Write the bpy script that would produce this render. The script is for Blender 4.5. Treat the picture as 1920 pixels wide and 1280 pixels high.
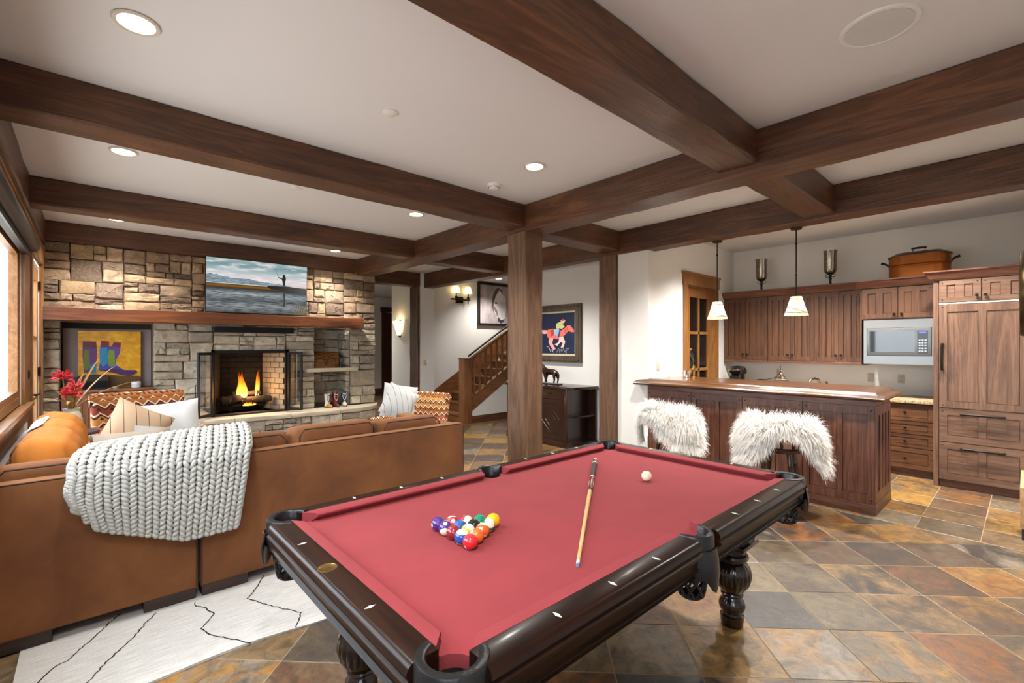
import bpy, bmesh, math, random
from mathutils import Matrix, Vector, noise as mnoise
PI = math.pi
SKY, EXPO, CAN, FIRE, PEND, PENDL, SCON = 4.8, 0.95, 82.0, 9.0, .4, 8.0, 9.0
random.seed(7)
for o in list(bpy.data.objects): bpy.data.objects.remove(o)
S = bpy.context.scene
COL = S.collection

# ------------------------------------------------------------------ camera
F = 875.0; CX = 960.0; HY = 648.0; H = 1.55
ANG = math.atan2(970, F)
UX, UY = math.sin(ANG), math.cos(ANG)
cam = bpy.data.cameras.new('camera'); cam.sensor_width = 36.0; cam.sensor_fit = 'HORIZONTAL'
cam.lens = F / 1920 * 36; cam.shift_y = (HY - 640) / 1920.0; cam.clip_start = 0.05
cam.shift_x = 0.0
camo = bpy.data.objects.new('camera', cam); COL.objects.link(camo)
camo.location = (0, 0, H)
camo.rotation_euler = (PI / 2, 0, math.atan2(-UY, UX))
S.camera = camo

def ray(px, py):
    r = (px - CX) / F
    return Vector((r * UX + UY, -r * UY + UX, (HY - py) / F))
def oz(px, py, z=0.0):
    d = ray(px, py); return Vector((0, 0, H)) + d * ((z - H) / d.z)
def ox(px, py, x):
    d = ray(px, py); return Vector((0, 0, H)) + d * (x / d.x)
def oy(px, py, y):
    d = ray(px, py); return Vector((0, 0, H)) + d * (y / d.y)

# ------------------------------------------------------------------ world, exposure
w = bpy.data.worlds.new('world'); S.world = w; w.use_nodes = True
bg = w.node_tree.nodes['Background']
bg.inputs[1].default_value = SKY
wn = w.node_tree.nodes; wl = w.node_tree.links
wt = wn.new('ShaderNodeTexCoord'); ws = wn.new('ShaderNodeSeparateXYZ'); wr = wn.new('ShaderNodeValToRGB')
wr.color_ramp.elements[0].position = .46; wr.color_ramp.elements[0].color = (.48, .47, .44, 1)
wr.color_ramp.elements[1].position = .53; wr.color_ramp.elements[1].color = (.80, .90, 1.0, 1)
wm = wn.new('ShaderNodeMath'); wm.operation = 'MULTIPLY_ADD'; wm.inputs[1].default_value = .5; wm.inputs[2].default_value = .5
wl.new(wt.outputs['Generated'], ws.inputs[0]); wl.new(ws.outputs[2], wm.inputs[0]); wl.new(wm.outputs[0], wr.inputs[0]); wl.new(wr.outputs[0], bg.inputs[0])
S.view_settings.view_transform = 'Standard'; S.view_settings.look = 'None'
S.view_settings.gamma = 1.0; S.view_settings.use_curve_mapping = False
S.view_settings.exposure = EXPO

def portal(name, loc, rot, sx, sy):
    l = bpy.data.lights.new(name, 'AREA'); l.shape = 'RECTANGLE'; l.size = sx; l.size_y = sy
    l.cycles.is_portal = True
    o = bpy.data.objects.new(name, l); COL.objects.link(o); o.location = loc; o.rotation_euler = rot

# ------------------------------------------------------------------ colour + materials
def hx(s, k=1.0):
    s = s.lstrip('#'); v = [int(s[i:i + 2], 16) / 255 for i in (0, 2, 4)]
    return tuple(k * ((c / 12.92) if c <= .04045 else ((c + .055) / 1.055) ** 2.4) for c in v) + (1.0,)
_m = {}
class NT:
    def __init__(s, name):
        s.m = bpy.data.materials.new(name); s.m.use_nodes = True
        s.t = s.m.node_tree; s.n = s.t.nodes; s.l = s.t.links
        s.b = s.n['Principled BSDF']
    def node(s, typ, **kw):
        n = s.n.new(typ)
        for k, v in kw.items():
            if k.startswith('i_'):
                key = k[2:]
                n.inputs[int(key) if key.isdigit() else key.replace('_', ' ')].default_value = v
            else: setattr(n, k, v)
        return n
    def link(s, a, b): s.l.new(a, b)
    def math(s, op, a, b=None, c=None):
        n = s.node('ShaderNodeMath', operation=op)
        for i, v in enumerate((a, b, c)):
            if v is None: continue
            if isinstance(v, (int, float)): n.inputs[i].default_value = v
            else: s.link(v, n.inputs[i])
        return n.outputs[0]
    def ramp(s, fac, stops, interp='LINEAR'):
        n = s.node('ShaderNodeValToRGB'); r = n.color_ramp; r.interpolation = interp
        while len(r.elements) < len(stops): r.elements.new(0.5)
        for e, (p, c) in zip(r.elements, stops): e.position = p; e.color = c
        s.link(fac, n.inputs[0]); return n.outputs[0]
    def mix(s, fac, a, b, typ='MIX'):
        n = s.node('ShaderNodeMix', data_type='RGBA', blend_type=typ)
        if isinstance(fac, (int, float)): n.inputs[0].default_value = fac
        else: s.link(fac, n.inputs[0])
        for i, v in ((6, a), (7, b)):
            if isinstance(v, tuple): n.inputs[i].default_value = v
            else: s.link(v, n.inputs[i])
        return n.outputs[2]
    def coords(s, scale=(1, 1, 1), rnd=0.0, kind='Object'):
        tc = s.node('ShaderNodeTexCoord'); mp = s.node('ShaderNodeMapping')
        mp.inputs['Scale'].default_value = scale
        s.link(tc.outputs[kind], mp.inputs['Vector'])
        if rnd:
            oi = s.node('ShaderNodeObjectInfo')
            cb = s.node('ShaderNodeCombineXYZ')
            s.link(s.math('MULTIPLY', oi.outputs['Random'], rnd), cb.inputs[0])
            s.link(s.math('MULTIPLY', oi.outputs['Random'], rnd * 1.7), cb.inputs[1])
            s.link(s.math('MULTIPLY', oi.outputs['Random'], rnd * 0.6), cb.inputs[2])
            s.link(cb.outputs[0], mp.inputs['Location'])
        return mp.outputs[0]
    def noise(s, vec, scale, detail=4, rough=.55, dist=0.0):
        n = s.node('ShaderNodeTexNoise'); n.inputs['Scale'].default_value = scale
        n.inputs['Detail'].default_value = detail; n.inputs['Roughness'].default_value = rough
        n.inputs['Distortion'].default_value = dist
        s.link(vec, n.inputs['Vector']); return n.outputs['Fac']
    def bump(s, h, strength, dist=.01):
        n = s.node('ShaderNodeBump'); n.inputs['Strength'].default_value = strength
        n.inputs['Distance'].default_value = dist
        s.link(h, n.inputs['Height']); s.link(n.outputs[0], s.b.inputs['Normal'])
    def set(s, col=None, rough=None, metal=None, **kw):
        b = s.b
        if col is not None:
            if isinstance(col, tuple): b.inputs['Base Color'].default_value = col
            else: s.link(col, b.inputs['Base Color'])
        if rough is not None:
            if isinstance(rough, (int, float)): b.inputs['Roughness'].default_value = rough
            else: s.link(rough, b.inputs['Roughness'])
        if metal is not None: b.inputs['Metallic'].default_value = metal
        for k, v in kw.items(): b.inputs[k.replace('_', ' ')].default_value = v
        return s.m
def plain(name, col, rough=.5, metal=0.0, bump=0.0, bscale=60, var=0.0, **kw):
    if name in _m: return _m[name]
    t = NT(name); c = hx(col) if isinstance(col, str) else col
    if bump or var:
        v = t.coords(rnd=5.0); n = t.noise(v, bscale, 3)
        if bump: t.bump(n, bump, .004)
        if var:
            n2 = t.noise(v, 3.0, 5)
            k1 = tuple(x * (1 - var) for x in c[:3]) + (1,); k2 = tuple(min(1, x * (1 + var)) for x in c[:3]) + (1,)
            t.set(t.ramp(n2, [(.3, k1), (.7, k2)]))
        else: t.set(c)
    else: t.set(c)
    _m[name] = t.set(None, rough, metal, **kw); return _m[name]
def wood(name, dark, mid, light, axis=0, rough=.45, bump=.35, fine=28.0, coat=0.0, ring=2.2):
    key = '%s_%s' % (name, 'xyz'[axis])
    if key in _m: return _m[key]
    t = NT(key)
    sc = [1.0, 1.0, 1.0]; sc[axis] = 0.07
    v = t.coords(tuple(sc), rnd=11.0)
    n1 = t.noise(v, ring * 2.0, 6, .62, 2.2)
    n2 = t.noise(v, fine * 1.6, 4, .65, .5)
    sc2 = [1.0, 1.0, 1.0]; sc2[axis] = .35
    v2 = t.coords(tuple(sc2), rnd=7.0); big = t.noise(v2, 2.2, 4, .6, .8)
    rings = t.math('FRACT', t.math('MULTIPLY', n1, 6.0))
    rg = t.math('ABSOLUTE', t.math('SUBTRACT', rings, .5))
    f = t.math('ADD', t.math('MULTIPLY', n2, .45), t.math('MULTIPLY', rg, .55))
    f = t.math('ADD', t.math('MULTIPLY', f, .62), t.math('MULTIPLY', big, .45))
    c = t.ramp(f, [(.22, hx(dark)), (.46, hx(mid)), (.72, hx(light))])
    t.set(c, rough)
    t.bump(t.math('ADD', t.math('MULTIPLY', n2, .6), t.math('MULTIPLY', rg, .5)), bump, .006)
    if coat: t.b.inputs['Coat Weight'].default_value = coat; t.b.inputs['Coat Roughness'].default_value = .12
    _m[key] = t.m; return t.m
def emis(name, col, s):
    if name in _m: return _m[name]
    t = NT(name); c = hx(col) if isinstance(col, str) else col
    t.set((0, 0, 0, 1), .6); t.b.inputs['Emission Color'].default_value = c; t.b.inputs['Emission Strength'].default_value = s
    _m[name] = t.m; return t.m

def m_plaster():
    if 'plaster' in _m: return _m['plaster']
    t = NT('plaster'); v = t.coords(); n = t.noise(v, 2.5, 5)
    t.set(hx('#dedcd7'), .75); t.bump(n, .12, .01); _m['plaster'] = t.m; return t.m
def m_tile():
    if 'tile' in _m: return _m['tile']
    t = NT('slate_tile'); v = t.coords(rnd=37.0)
    oi = t.node('ShaderNodeObjectInfo'); ge = t.node('ShaderNodeNewGeometry')
    rv = t.math('FRACT', t.math('ADD', oi.outputs['Random'], ge.outputs['Random Per Island']))
    cA = t.ramp(rv, [(0, hx('#6b523c')), (.14, hx('#846a4a')), (.28, hx('#6c5f4a')), (.42, hx('#8f6a3e')),
        (.53, hx('#5c4a3c')), (.64, hx('#85796a')), (.74, hx('#4b4540')), (.82, hx('#9a773f')), (.91, hx('#71503a'))], 'CONSTANT')
    cB = t.ramp(t.math('FRACT', t.math('MULTIPLY', rv, 7.31)), [(0, hx('#4e4033')), (.22, hx('#9c7238')), (.42, hx('#5e5344')),
        (.58, hx('#86552c')), (.76, hx('#7c6c54')), (.9, hx('#403b36'))], 'CONSTANT')
    n = t.noise(v, 2.4, 8, .68, 1.3); n2 = t.noise(v, 12, 7, .72, .8)
    c = t.mix(t.ramp(n, [(.44, (0, 0, 0, 1)), (.58, (1, 1, 1, 1))]), cA, cB)
    c = t.mix(t.ramp(n2, [(.40, (0, 0, 0, 1)), (.66, (.75, .75, .75, 1))]), c, hx('#332a22'))
    t.set(c, t.math('ADD', t.math('MULTIPLY', n2, .2), .24))
    t.bump(t.math('ADD', t.math('MULTIPLY', n, 1.2), t.math('MULTIPLY', n2, .5)), .45, .006)
    _m['tile'] = t.m; return t.m
def m_stone(warm):
    key = 'stone%d' % warm
    if key in _m: return _m[key]
    t = NT('wall_stone'); v = t.coords(rnd=29.0)
    oi = t.node('ShaderNodeObjectInfo')
    if warm: pal = ['#a88c6a', '#8a7058', '#bca282', '#978068', '#6b584a', '#b0967a', '#9c8872', '#7a6658']
    else: pal = ['#bdb4a2', '#a99b86', '#cdc3b0', '#b6a792', '#948979', '#c2b59d', '#ada493', '#d2c7b1']
    cA = t.ramp(oi.outputs['Random'], [(i / 8, hx(c)) for i, c in enumerate(pal)], 'CONSTANT')
    n = t.noise(v, 7, 6, .65, .6); n2 = t.noise(v, 45, 4, .7)
    c = t.mix(t.ramp(n, [(.42, (0, 0, 0, 1)), (.68, (.75, .75, .75, 1))]), cA, hx('#5a4a3c' if warm else '#857b69'))
    c = t.mix(t.ramp(n2, [(.5, (0, 0, 0, 1)), (.8, (.5, .5, .5, 1))]), c, hx('#c9b48c' if warm else '#d0c9b8'))
    t.set(c, .85); t.bump(t.math('ADD', n, t.math('MULTIPLY', n2, .5)), .8, .02)
    _m[key] = t.m; return t.m
def m_suede():
    if 'suede' in _m: return _m['suede']
    t = NT('suede'); v = t.coords(); n = t.noise(v, 2.2, 5, .6, .5); n2 = t.noise(v, 160, 2)
    t.set(t.ramp(n, [(.3, hx('#5d361a')), (.5, hx('#70421f')), (.7, hx('#815128'))]), .85)
    t.b.inputs['Sheen Weight'].default_value = .25; t.b.inputs['Sheen Roughness'].default_value = .4
    t.b.inputs['Sheen Tint'].default_value = hx('#c08850')
    t.bump(n2, .12, .002); _m['suede'] = t.m; return t.m
def m_cloth(name, col, rough=.9, scale=220, bump=.2, var=.08):
    if name in _m: return _m[name]
    t = NT(name); v = t.coords(); n = t.noise(v, scale, 2); n2 = t.noise(v, 5, 3)
    c = hx(col); k = lambda q: tuple(min(1, x * q) for x in c[:3]) + (1,)
    t.set(t.ramp(n2, [(.3, k(1 - var)), (.7, k(1 + var))]), rough); t.bump(n, bump, .002)
    _m[name] = t.m; return t.m
def m_stripe(name, base, line, freq, width, axis=0):
    if name in _m: return _m[name]
    t = NT(name); v = t.coords(); sp = t.node('ShaderNodeSeparateXYZ'); t.link(v, sp.inputs[0])
    f = t.math('FRACT', t.math('MULTIPLY', sp.outputs[axis], freq))
    k = t.math('LESS_THAN', f, width)
    t.set(t.mix(k, hx(base), hx(line)), .9); t.bump(t.noise(v, 260, 2), .15, .002); _m[name] = t.m; return t.m
def m_kilim(name, freq=7.0):
    if name in _m: return _m[name]
    t = NT(name); v = t.coords(rnd=3.0); sp = t.node('ShaderNodeSeparateXYZ'); t.link(v, sp.inputs[0])
    h = t.math('ADD', sp.outputs[0], sp.outputs[1])
    zz = t.math('ABSOLUTE', t.math('SUBTRACT', t.math('FRACT', t.math('MULTIPLY', h, freq)), .5))
    st = t.math('ADD', t.math('MULTIPLY', sp.outputs[2], freq * 1.1), zz)
    band = t.math('FRACT', st)
    row = t.math('FRACT', t.math('MULTIPLY', t.math('FLOOR', st), .37))
    cA = t.ramp(row, [(0, hx('#a8642c')), (.25, hx('#c88a4a')), (.5, hx('#8c3f28')), (.75, hx('#c9924e'))], 'CONSTANT')
    c = t.mix(t.math('LESS_THAN', band, .16), cA, hx('#e9dcc0'))
    c = t.mix(t.math('GREATER_THAN', band, .80), c, hx('#4a2418'))
    dia = t.math('LESS_THAN', t.math('ADD', zz, t.math('ABSOLUTE', t.math('SUBTRACT', band, .5))), .17)
    c = t.mix(dia, c, hx('#3b1d18'))
    t.set(c, .95); t.bump(t.noise(v, 200, 2), .25, .003); _m[name] = t.m; return t.m
def m_glass(name, tint=(1, 1, 1, 1), gl=.12):
    if name in _m: return _m[name]
    t = NT(name); t.n.remove(t.b); out = t.n['Material Output']
    tr = t.node('ShaderNodeBsdfTransparent'); tr.inputs[0].default_value = tint
    g = t.node('ShaderNodeBsdfGlossy'); g.inputs['Roughness'].default_value = .02
    mx = t.node('ShaderNodeMixShader'); mx.inputs[0].default_value = gl
    t.link(tr.outputs[0], mx.inputs[1]); t.link(g.outputs[0], mx.inputs[2]); t.link(mx.outputs[0], out.inputs[0])
    _m[name] = t.m; return t.m

# ------------------------------------------------------------------ mesh builder
class MB:
    def __init__(s): s.v = []; s.f = []; s.mi = []
    def add(s, vs, fs, mi=0):
        o = len(s.v); s.v += [tuple(q) for q in vs]; s.f += [tuple(i + o for i in f) for f in fs]; s.mi += [mi] * len(fs); return s
    def box(s, x0, x1, y0, y1, z0, z1, mi=0):
        v = [(x, y, z) for z in (z0, z1) for y in (y0, y1) for x in (x0, x1)]
        return s.add(v, [(0, 2, 3, 1), (4, 5, 7, 6), (0, 1, 5, 4), (2, 6, 7, 3), (0, 4, 6, 2), (1, 3, 7, 5)], mi)
    def rbox(s, x0, x1, y0, y1, z0, z1, r=.01, seg=2, mi=0, M=None):
        bm = bmesh.new(); bmesh.ops.create_cube(bm, size=1.0)
        for q in bm.verts:
            q.co = Vector(((x0 + x1) / 2 + q.co.x * (x1 - x0), (y0 + y1) / 2 + q.co.y * (y1 - y0), (z0 + z1) / 2 + q.co.z * (z1 - z0)))
        bmesh.ops.bevel(bm, geom=bm.edges[:], offset=r, segments=seg, profile=.6, affect='EDGES', clamp_overlap=True)
        s.bm(bm, mi, M); return s
    def bm(s, bm, mi=0, M=None):
        bm.verts.index_update()
        vs = [(M @ q.co) if M else q.co for q in bm.verts]
        s.add(vs, [[q.index for q in f.verts] for f in bm.faces], mi); bm.free(); return s
    def lathe(s, prof, n=24, c=(0, 0, 0), axis=2, mod=None, mi=0, a0=0.0, a1=2 * PI):
        full = abs(a1 - a0 - 2 * PI) < 1e-6
        k = n if full else n + 1; vs = []
        for (r, z) in prof:
            for i in range(k):
                a = a0 + (a1 - a0) * i / n
                rr = r * (mod(a, z) if mod else 1.0)
                p = (rr * math.cos(a), rr * math.sin(a), z)
                if axis == 0: p = (p[2], p[0], p[1])
                elif axis == 1: p = (p[0], p[2], p[1])
                vs.append((p[0] + c[0], p[1] + c[1], p[2] + c[2]))
        fs = []
        for j in range(len(prof) - 1):
            for i in range(k if full else n):
                i2 = (i + 1) % k
                q = (j * k + i, j * k + i2, (j + 1) * k + i2, (j + 1) * k + i)
                fs.append(q if axis != 1 else q[::-1])
        if full:
            if prof[0][0] > 1e-5: fs.append(tuple(range(k))[::-1])
            if prof[-1][0] > 1e-5: fs.append(tuple((len(prof) - 1) * k + i for i in range(k)))
        return s.add(vs, fs, mi)
    def tube(s, pts, r, n=8, mi=0, cap=True):
        pts = [Vector(p) for p in pts]; rs = r if isinstance(r, (list, tuple)) else [r] * len(pts)
        vs = []; up = None
        for i, p in enumerate(pts):
            t = (pts[min(i + 1, len(pts) - 1)] - pts[max(i - 1, 0)])
            t = t.normalized() if t.length > 1e-9 else Vector((0, 0, 1))
            if up is None: up = t.orthogonal().normalized()
            up = (up - t * up.dot(t)); up = up.normalized() if up.length > 1e-6 else t.orthogonal().normalized()
            b = t.cross(up)
            for k in range(n):
                a = 2 * PI * k / n; vs.append(p + (up * math.cos(a) + b * math.sin(a)) * rs[i])
        fs = [(j * n + k, j * n + (k + 1) % n, (j + 1) * n + (k + 1) % n, (j + 1) * n + k) for j in range(len(pts) - 1) for k in range(n)]
        if cap: fs.append(tuple(range(n))[::-1]); fs.append(tuple((len(pts) - 1) * n + k for k in range(n)))
        return s.add(vs, fs, mi)
    def prism(s, poly, a, b, axis=2, mi=0):
        n = len(poly)
        def P(p, h): return (p[0], p[1], h) if axis == 2 else ((p[0], h, p[1]) if axis == 1 else (h, p[0], p[1]))
        ar = sum(poly[i][0] * poly[(i + 1) % n][1] - poly[(i + 1) % n][0] * poly[i][1] for i in range(n))
        if (ar < 0) != (axis == 1): poly = poly[::-1]
        if b < a: a, b = b, a
        vs = [P(p, a) for p in poly] + [P(p, b) for p in poly]
        fs = [tuple(range(n))[::-1], tuple(range(n, 2 * n))] + [(i, (i + 1) % n, n + (i + 1) % n, n + i) for i in range(n)]
        return s.add(vs, fs, mi)
    def sheet(s, P, nu, nv, mi=0, closed=False):
        vs = [P(i / nu, j / nv) for j in range(nv + 1) for i in range(nu + 1)]
        fs = [(j * (nu + 1) + i, j * (nu + 1) + i + 1, (j + 1) * (nu + 1) + i + 1, (j + 1) * (nu + 1) + i) for j in range(nv) for i in range(nu)]
        return s.add(vs, fs, mi)
    def xf(s, M, start=0):
        for i in range(start, len(s.v)): s.v[i] = tuple(M @ Vector(s.v[i]))
        return s
    def mesh(s, name, mats, smooth=35):
        me = bpy.data.meshes.new(name); me.from_pydata(s.v, [], s.f)
        for m in (mats if isinstance(mats, (list, tuple)) else [mats]): me.materials.append(m)
        if len(me.materials) > 1:
            for p, i in zip(me.polygons, s.mi): p.material_index = i
        if smooth:
            me.shade_smooth(); me.set_sharp_from_angle(angle=math.radians(smooth))
        me.update(); return me
XF = {}
def link(name, me, parent=None):
    o = bpy.data.objects.new(name, me); COL.objects.link(o)
    if parent is not None: o.parent = parent
    return o
def tag(o, label=None, cat=None, group=None, kind=None):
    if label: o['label'] = label
    if cat: o['category'] = cat
    if group: o['group'] = group
    if kind: o['kind'] = kind
    return o
def thing(name, label, cat, loc=(0, 0, 0), rz=0.0, group=None):
    o = bpy.data.objects.new(name, None); COL.objects.link(o); o.empty_display_size = .1
    o.location = loc; o.rotation_euler = (0, 0, rz)
    XF[o.name] = Matrix.Translation(loc) @ Matrix.Rotation(rz, 4, 'Z')
    return tag(o, label, cat, group)
def rootM(o):
    while o.parent is not None: o = o.parent
    return XF.get(o.name)
def part(mb, name, mat, parent, world=True, smooth=35, label=None, kind=None):
    if world:
        M = rootM(parent)
        if M is not None: mb.xf(M.inverted())
    o = link(name, mb.mesh(name, mat, smooth), parent)
    if label: o['label'] = label
    if kind: o['kind'] = kind
    return o
def solo(mb, name, mat, label, cat, group=None, smooth=35, kind=None):
    xs = [p[0] for p in mb.v]; ys = [p[1] for p in mb.v]; zs = [p[2] for p in mb.v]
    c = Vector(((min(xs) + max(xs)) / 2, (min(ys) + max(ys)) / 2, min(zs)))
    mb.xf(Matrix.Translation(-c)); o = link(name, mb.mesh(name, mat, smooth)); o.location = c
    XF[o.name] = Matrix.Translation(c)
    return tag(o, label, cat, group, kind)
def struct(mb, name, mat, smooth=0, parent=None):
    o = link(name, mb.mesh(name, mat, smooth), parent)
    if parent is None: o['kind'] = 'structure'
    return o
def B(*a): return MB().box(*a)
def RB(*a, **k): return MB().rbox(*a, **k)
def copy_tree(o, parent=None):
    c = o.copy(); COL.objects.link(c); c.parent = parent
    for ch in list(o.children): copy_tree(ch, c)
    return c
def frame_panel(mb, plane, u0, u1, z0, z1, d0, d1, st=.06, rails=(.07, .07), mull=(), rec=.012, sgn=-1, mi=0, mp=None):
    """a framed panel on plane 'x' or 'y': frame from depth d0 to d1, panels recessed by rec"""
    def bx(a, b, c, d, e, f, m):
        if plane == 'x': mb.box(min(e, f), max(e, f), a, b, c, d, m)
        else: mb.box(a, b, min(e, f), max(e, f), c, d, m)
    bx(u0, u0 + st, z0, z1, d0, d1, mi); bx(u1 - st, u1, z0, z1, d0, d1, mi)
    bx(u0 + st, u1 - st, z0, z0 + rails[0], d0, d1, mi); bx(u0 + st, u1 - st, z1 - rails[1], z1, d0, d1, mi)
    for c, wd in mull: bx(c - wd / 2, c + wd / 2, z0 + rails[0], z1 - rails[1], d0, d1, mi)
    eds = [u0 + st] + [e for c, wd in sorted(mull) for e in (c - wd / 2, c + wd / 2)] + [u1 - st]; g = .005
    for a, b in zip(eds[::2], eds[1::2]):
        bx(a + g, b - g, z0 + rails[0] + g, z1 - rails[1] - g, d0 - sgn * rec * .55, d0 - sgn * (rec + .004), mi if mp is None else mp)
    bx(u0 + st * .5, u1 - st * .5, z0 + rails[0] * .5, z1 - rails[1] * .5, d0 - sgn * (rec + .004), d0 - sgn * (rec + .012), mi)
def pillow(w, h, t, n=12, pinch=.06):
    mb = MB(); vs = []
    def g(u): return max(0.0, 1 - abs(u) ** 2.6) ** .62
    for sd in (1, -1):
        for j in range(n + 1):
            for i in range(n + 1):
                u, v = -1 + 2 * i / n, -1 + 2 * j / n
                k = 1 - pinch * (1 - v * v) * abs(u) ** 3; k2 = 1 - pinch * (1 - u * u) * abs(v) ** 3
                vs.append((u * w / 2 * k, sd * t / 2 * g(u) * g(v) + .004 * math.sin(7 * u + 3 * v) * g(u) * g(v), v * h / 2 * k2))
    N = (n + 1) ** 2; fs = []
    for j in range(n):
        for i in range(n):
            a = j * (n + 1) + i
            fs.append((a + n + 1, a + n + 2, a + 1, a)); fs.append((N + a, N + a + 1, N + a + n + 2, N + a + n + 1))
    return mb.add(vs, fs)
def rotm(loc, rz=0, rx=0, ry=0):
    return Matrix.Translation(loc) @ Matrix.Rotation(rz, 4, 'Z') @ Matrix.Rotation(rx, 4, 'X') @ Matrix.Rotation(ry, 4, 'Y')
def text_mesh(body, size, mat, name='lettering'):
    cu = bpy.data.curves.new('t', 'FONT'); cu.body = body; cu.size = size; cu.align_x = 'CENTER'; cu.align_y = 'CENTER'; cu.resolution_u = 3
    to = bpy.data.objects.new('t', cu); COL.objects.link(to)
    me = bpy.data.meshes.new_from_object(to); bpy.data.objects.remove(to); me.name = name
    me.materials.clear(); me.materials.append(mat); return me
# ================================================================== STRUCTURE
PL = m_plaster()
CEIL = 3.085
MW = lambda ax: wood('beam_wood', '#2c1a10', '#523320', '#7a5031', ax, .42, .6, 14)
MPW = lambda ax: wood('post_wood', '#3c291b', '#664a35', '#8a6b50', ax, .5, .7, 12)
CASE = lambda ax: wood('casing_wood', '#5a3a1e', '#86592c', '#a67b48', ax, .4, .2, 30)
struct(B(-.62, 9.2, -1.75, 14.0, CEIL, CEIL + .15), 'ceiling', plain('ceiling_paint', '#d8d9da', .8))
floor = struct(B(-.62, 9.2, -1.75, 14.0, -.08, -.0018), 'floor', plain('grout', '#8f7b60', .8, bump=.2))

def wall_with_holes(name, plane, a0, a1, z0, z1, d0, d1, holes, mat=PL):
    mb = MB(); cuts = sorted(set([a0, a1] + [h[0] for h in holes] + [h[1] for h in holes]))
    for u, v in zip(cuts[:-1], cuts[1:]):
        hs = sorted([(h[2], h[3]) for h in holes if h[0] <= u + 1e-6 and h[1] >= v - 1e-6]); z = z0
        for h0, h1 in hs + [(z1, z1)]:
            if h0 > z + 1e-6:
                if plane == 'x': mb.box(d0, d1, u, v, z, h0)
                else: mb.box(u, v, d0, d1, z, h0)
            z = h1
    return struct(mb, name, mat)
wall_with_holes('wall_left', 'x', -1.75, 8.9, 0, CEIL, -.52, -.45, [(-1.3, .6, 1.04, 2.45), (1.1, 5.85, 1.04, 2.45), (6.55, 7.75, 0, 2.45)])
struct(B(-.62, 5.35, -1.75, -1.6, 0, CEIL), 'wall_near', PL)
portal('daylight_portal_a', (-.56, 3.475, 1.75), (0, -PI / 2, 0), 1.4, 4.75)
portal('daylight_portal_b', (-.56, -.35, 1.75), (0, -PI / 2, 0), 1.4, 1.9)
portal('daylight_portal_e', (-.56, 7.15, 1.25), (0, -PI / 2, 0), 2.4, 1.2)
# right end wall beyond the frame, bar back wall, bar side wall, alcove, stair and hall walls
struct(B(5.35, 9.2, -.20, -.05, 0, CEIL), 'wall_right', PL)
struct(B(3.42, 3.55, 9.15, 13.8, 0, CEIL), 'wall_hall_side', PL)
struct(B(5.35, 5.50, -1.75, -.20, 0, CEIL), 'wall_right_return', PL)
struct(B(7.88, 8.03, -.05, 3.4, 0, CEIL), 'wall_bar', PL)
wall_with_holes('wall_bar_side', 'y', 5.30, 7.88, 0, CEIL, 3.27, 3.40, [(6.30, 7.16, 0, 2.42)])
struct(B(5.30, 5.50, 3.40, 3.735, 0, CEIL), 'wall_post_return', PL)
struct(B(5.85, 6.0, 3.40, 6.25, 0, CEIL), 'wall_alcove', PL)
struct(B(6.0, 9.2, 6.10, 6.25, 0, CEIL), 'wall_alcove_return', PL)
struct(B(5.50, 9.2, 8.75, 8.9, 0, CEIL), 'wall_stair', PL)
struct(B(5.162, 5.50, 8.60, 9.87, 0, CEIL), 'wall_hall', PL)
struct(B(3.4, 9.2, 13.8, 13.95, 0, CEIL), 'wall_hall_end', PL)
struct(B(-.52, 3.9, 9.0, 9.15, 0, CEIL), 'wall_hall_back', PL)
struct(B(-.52, -.45, 8.9, 9.0, 0, CEIL), 'wall_left_end', PL)
struct(B(9.05, 9.2, -.05, 13.8, 0, CEIL), 'wall_far', PL)
# baseboards
BBM = CASE(0)
struct(B(5.66, 6.95, 7.47, 7.488, 0, .14), 'baseboard_stair', MW(0))
struct(B(5.14, 5.16, 8.95, 9.89, 0, .15), 'baseboard_hall', MW(1))
struct(B(3.4, 6.86, 13.78, 13.8, 0, .2), 'baseboard_hall_end', MW(0))

def beam_mesh(axis, a0, a1, b0, b1, c0, c1, jit=.004, ch=.012):
    L = a1 - a0; n = max(2, int(L / .22)); mb = MB()
    sec = [(b0 + ch, c0), (b1 - ch, c0), (b1, c0 + ch), (b1, c1 - ch), (b1 - ch, c1), (b0 + ch, c1), (b0, c1 - ch), (b0, c0 + ch)]
    vs = []
    for i in range(n + 1):
        a = a0 + L * i / n
        for (b, c) in sec:
            e = jit if 0 < i < n else 0
            bb = b + random.uniform(-e, e); cc = min(c + random.uniform(-e, e), c1)
            vs.append((a, bb, cc) if axis == 0 else ((bb, a, cc) if axis == 1 else (bb, cc, a)))
    fs = []
    for i in range(n):
        for k in range(8):
            q = (i * 8 + k, i * 8 + (k + 1) % 8, (i + 1) * 8 + (k + 1) % 8, (i + 1) * 8 + k)
            fs.append(q if axis != 1 else q[::-1])
    fs.append(tuple(range(8))[::-1] if axis != 1 else tuple(range(8)))
    fs.append(tuple(n * 8 + k for k in range(8)) if axis != 1 else tuple(n * 8 + k for k in range(8))[::-1])
    return mb.add(vs, fs)
def beam(axis, a0, a1, b0, b1, c0, c1, label, mat=None):
    solo(beam_mesh(axis, a0, a1, b0, b1, c0, c1), 'timber_post' if axis == 2 else 'ceiling_beam', mat or (MPW(2) if axis == 2 else MW(axis)), label, 'post' if axis == 2 else 'beam', smooth=25)
CB = CEIL
beam(1, -1.58, 7.99, 3.50, 3.80, 2.80, CB, 'long dark timber girder carried by the freestanding wooden post')
beam(1, -.03, 8.60, 5.25, 5.47, 2.78, CB, 'dark timber girder above the bar with the pendant lamps under it')
beam(0, -.41, 3.50, 1.285, 1.57, 2.845, CB, 'dark ceiling beam above the pool table, ending on the long girder')
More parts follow.
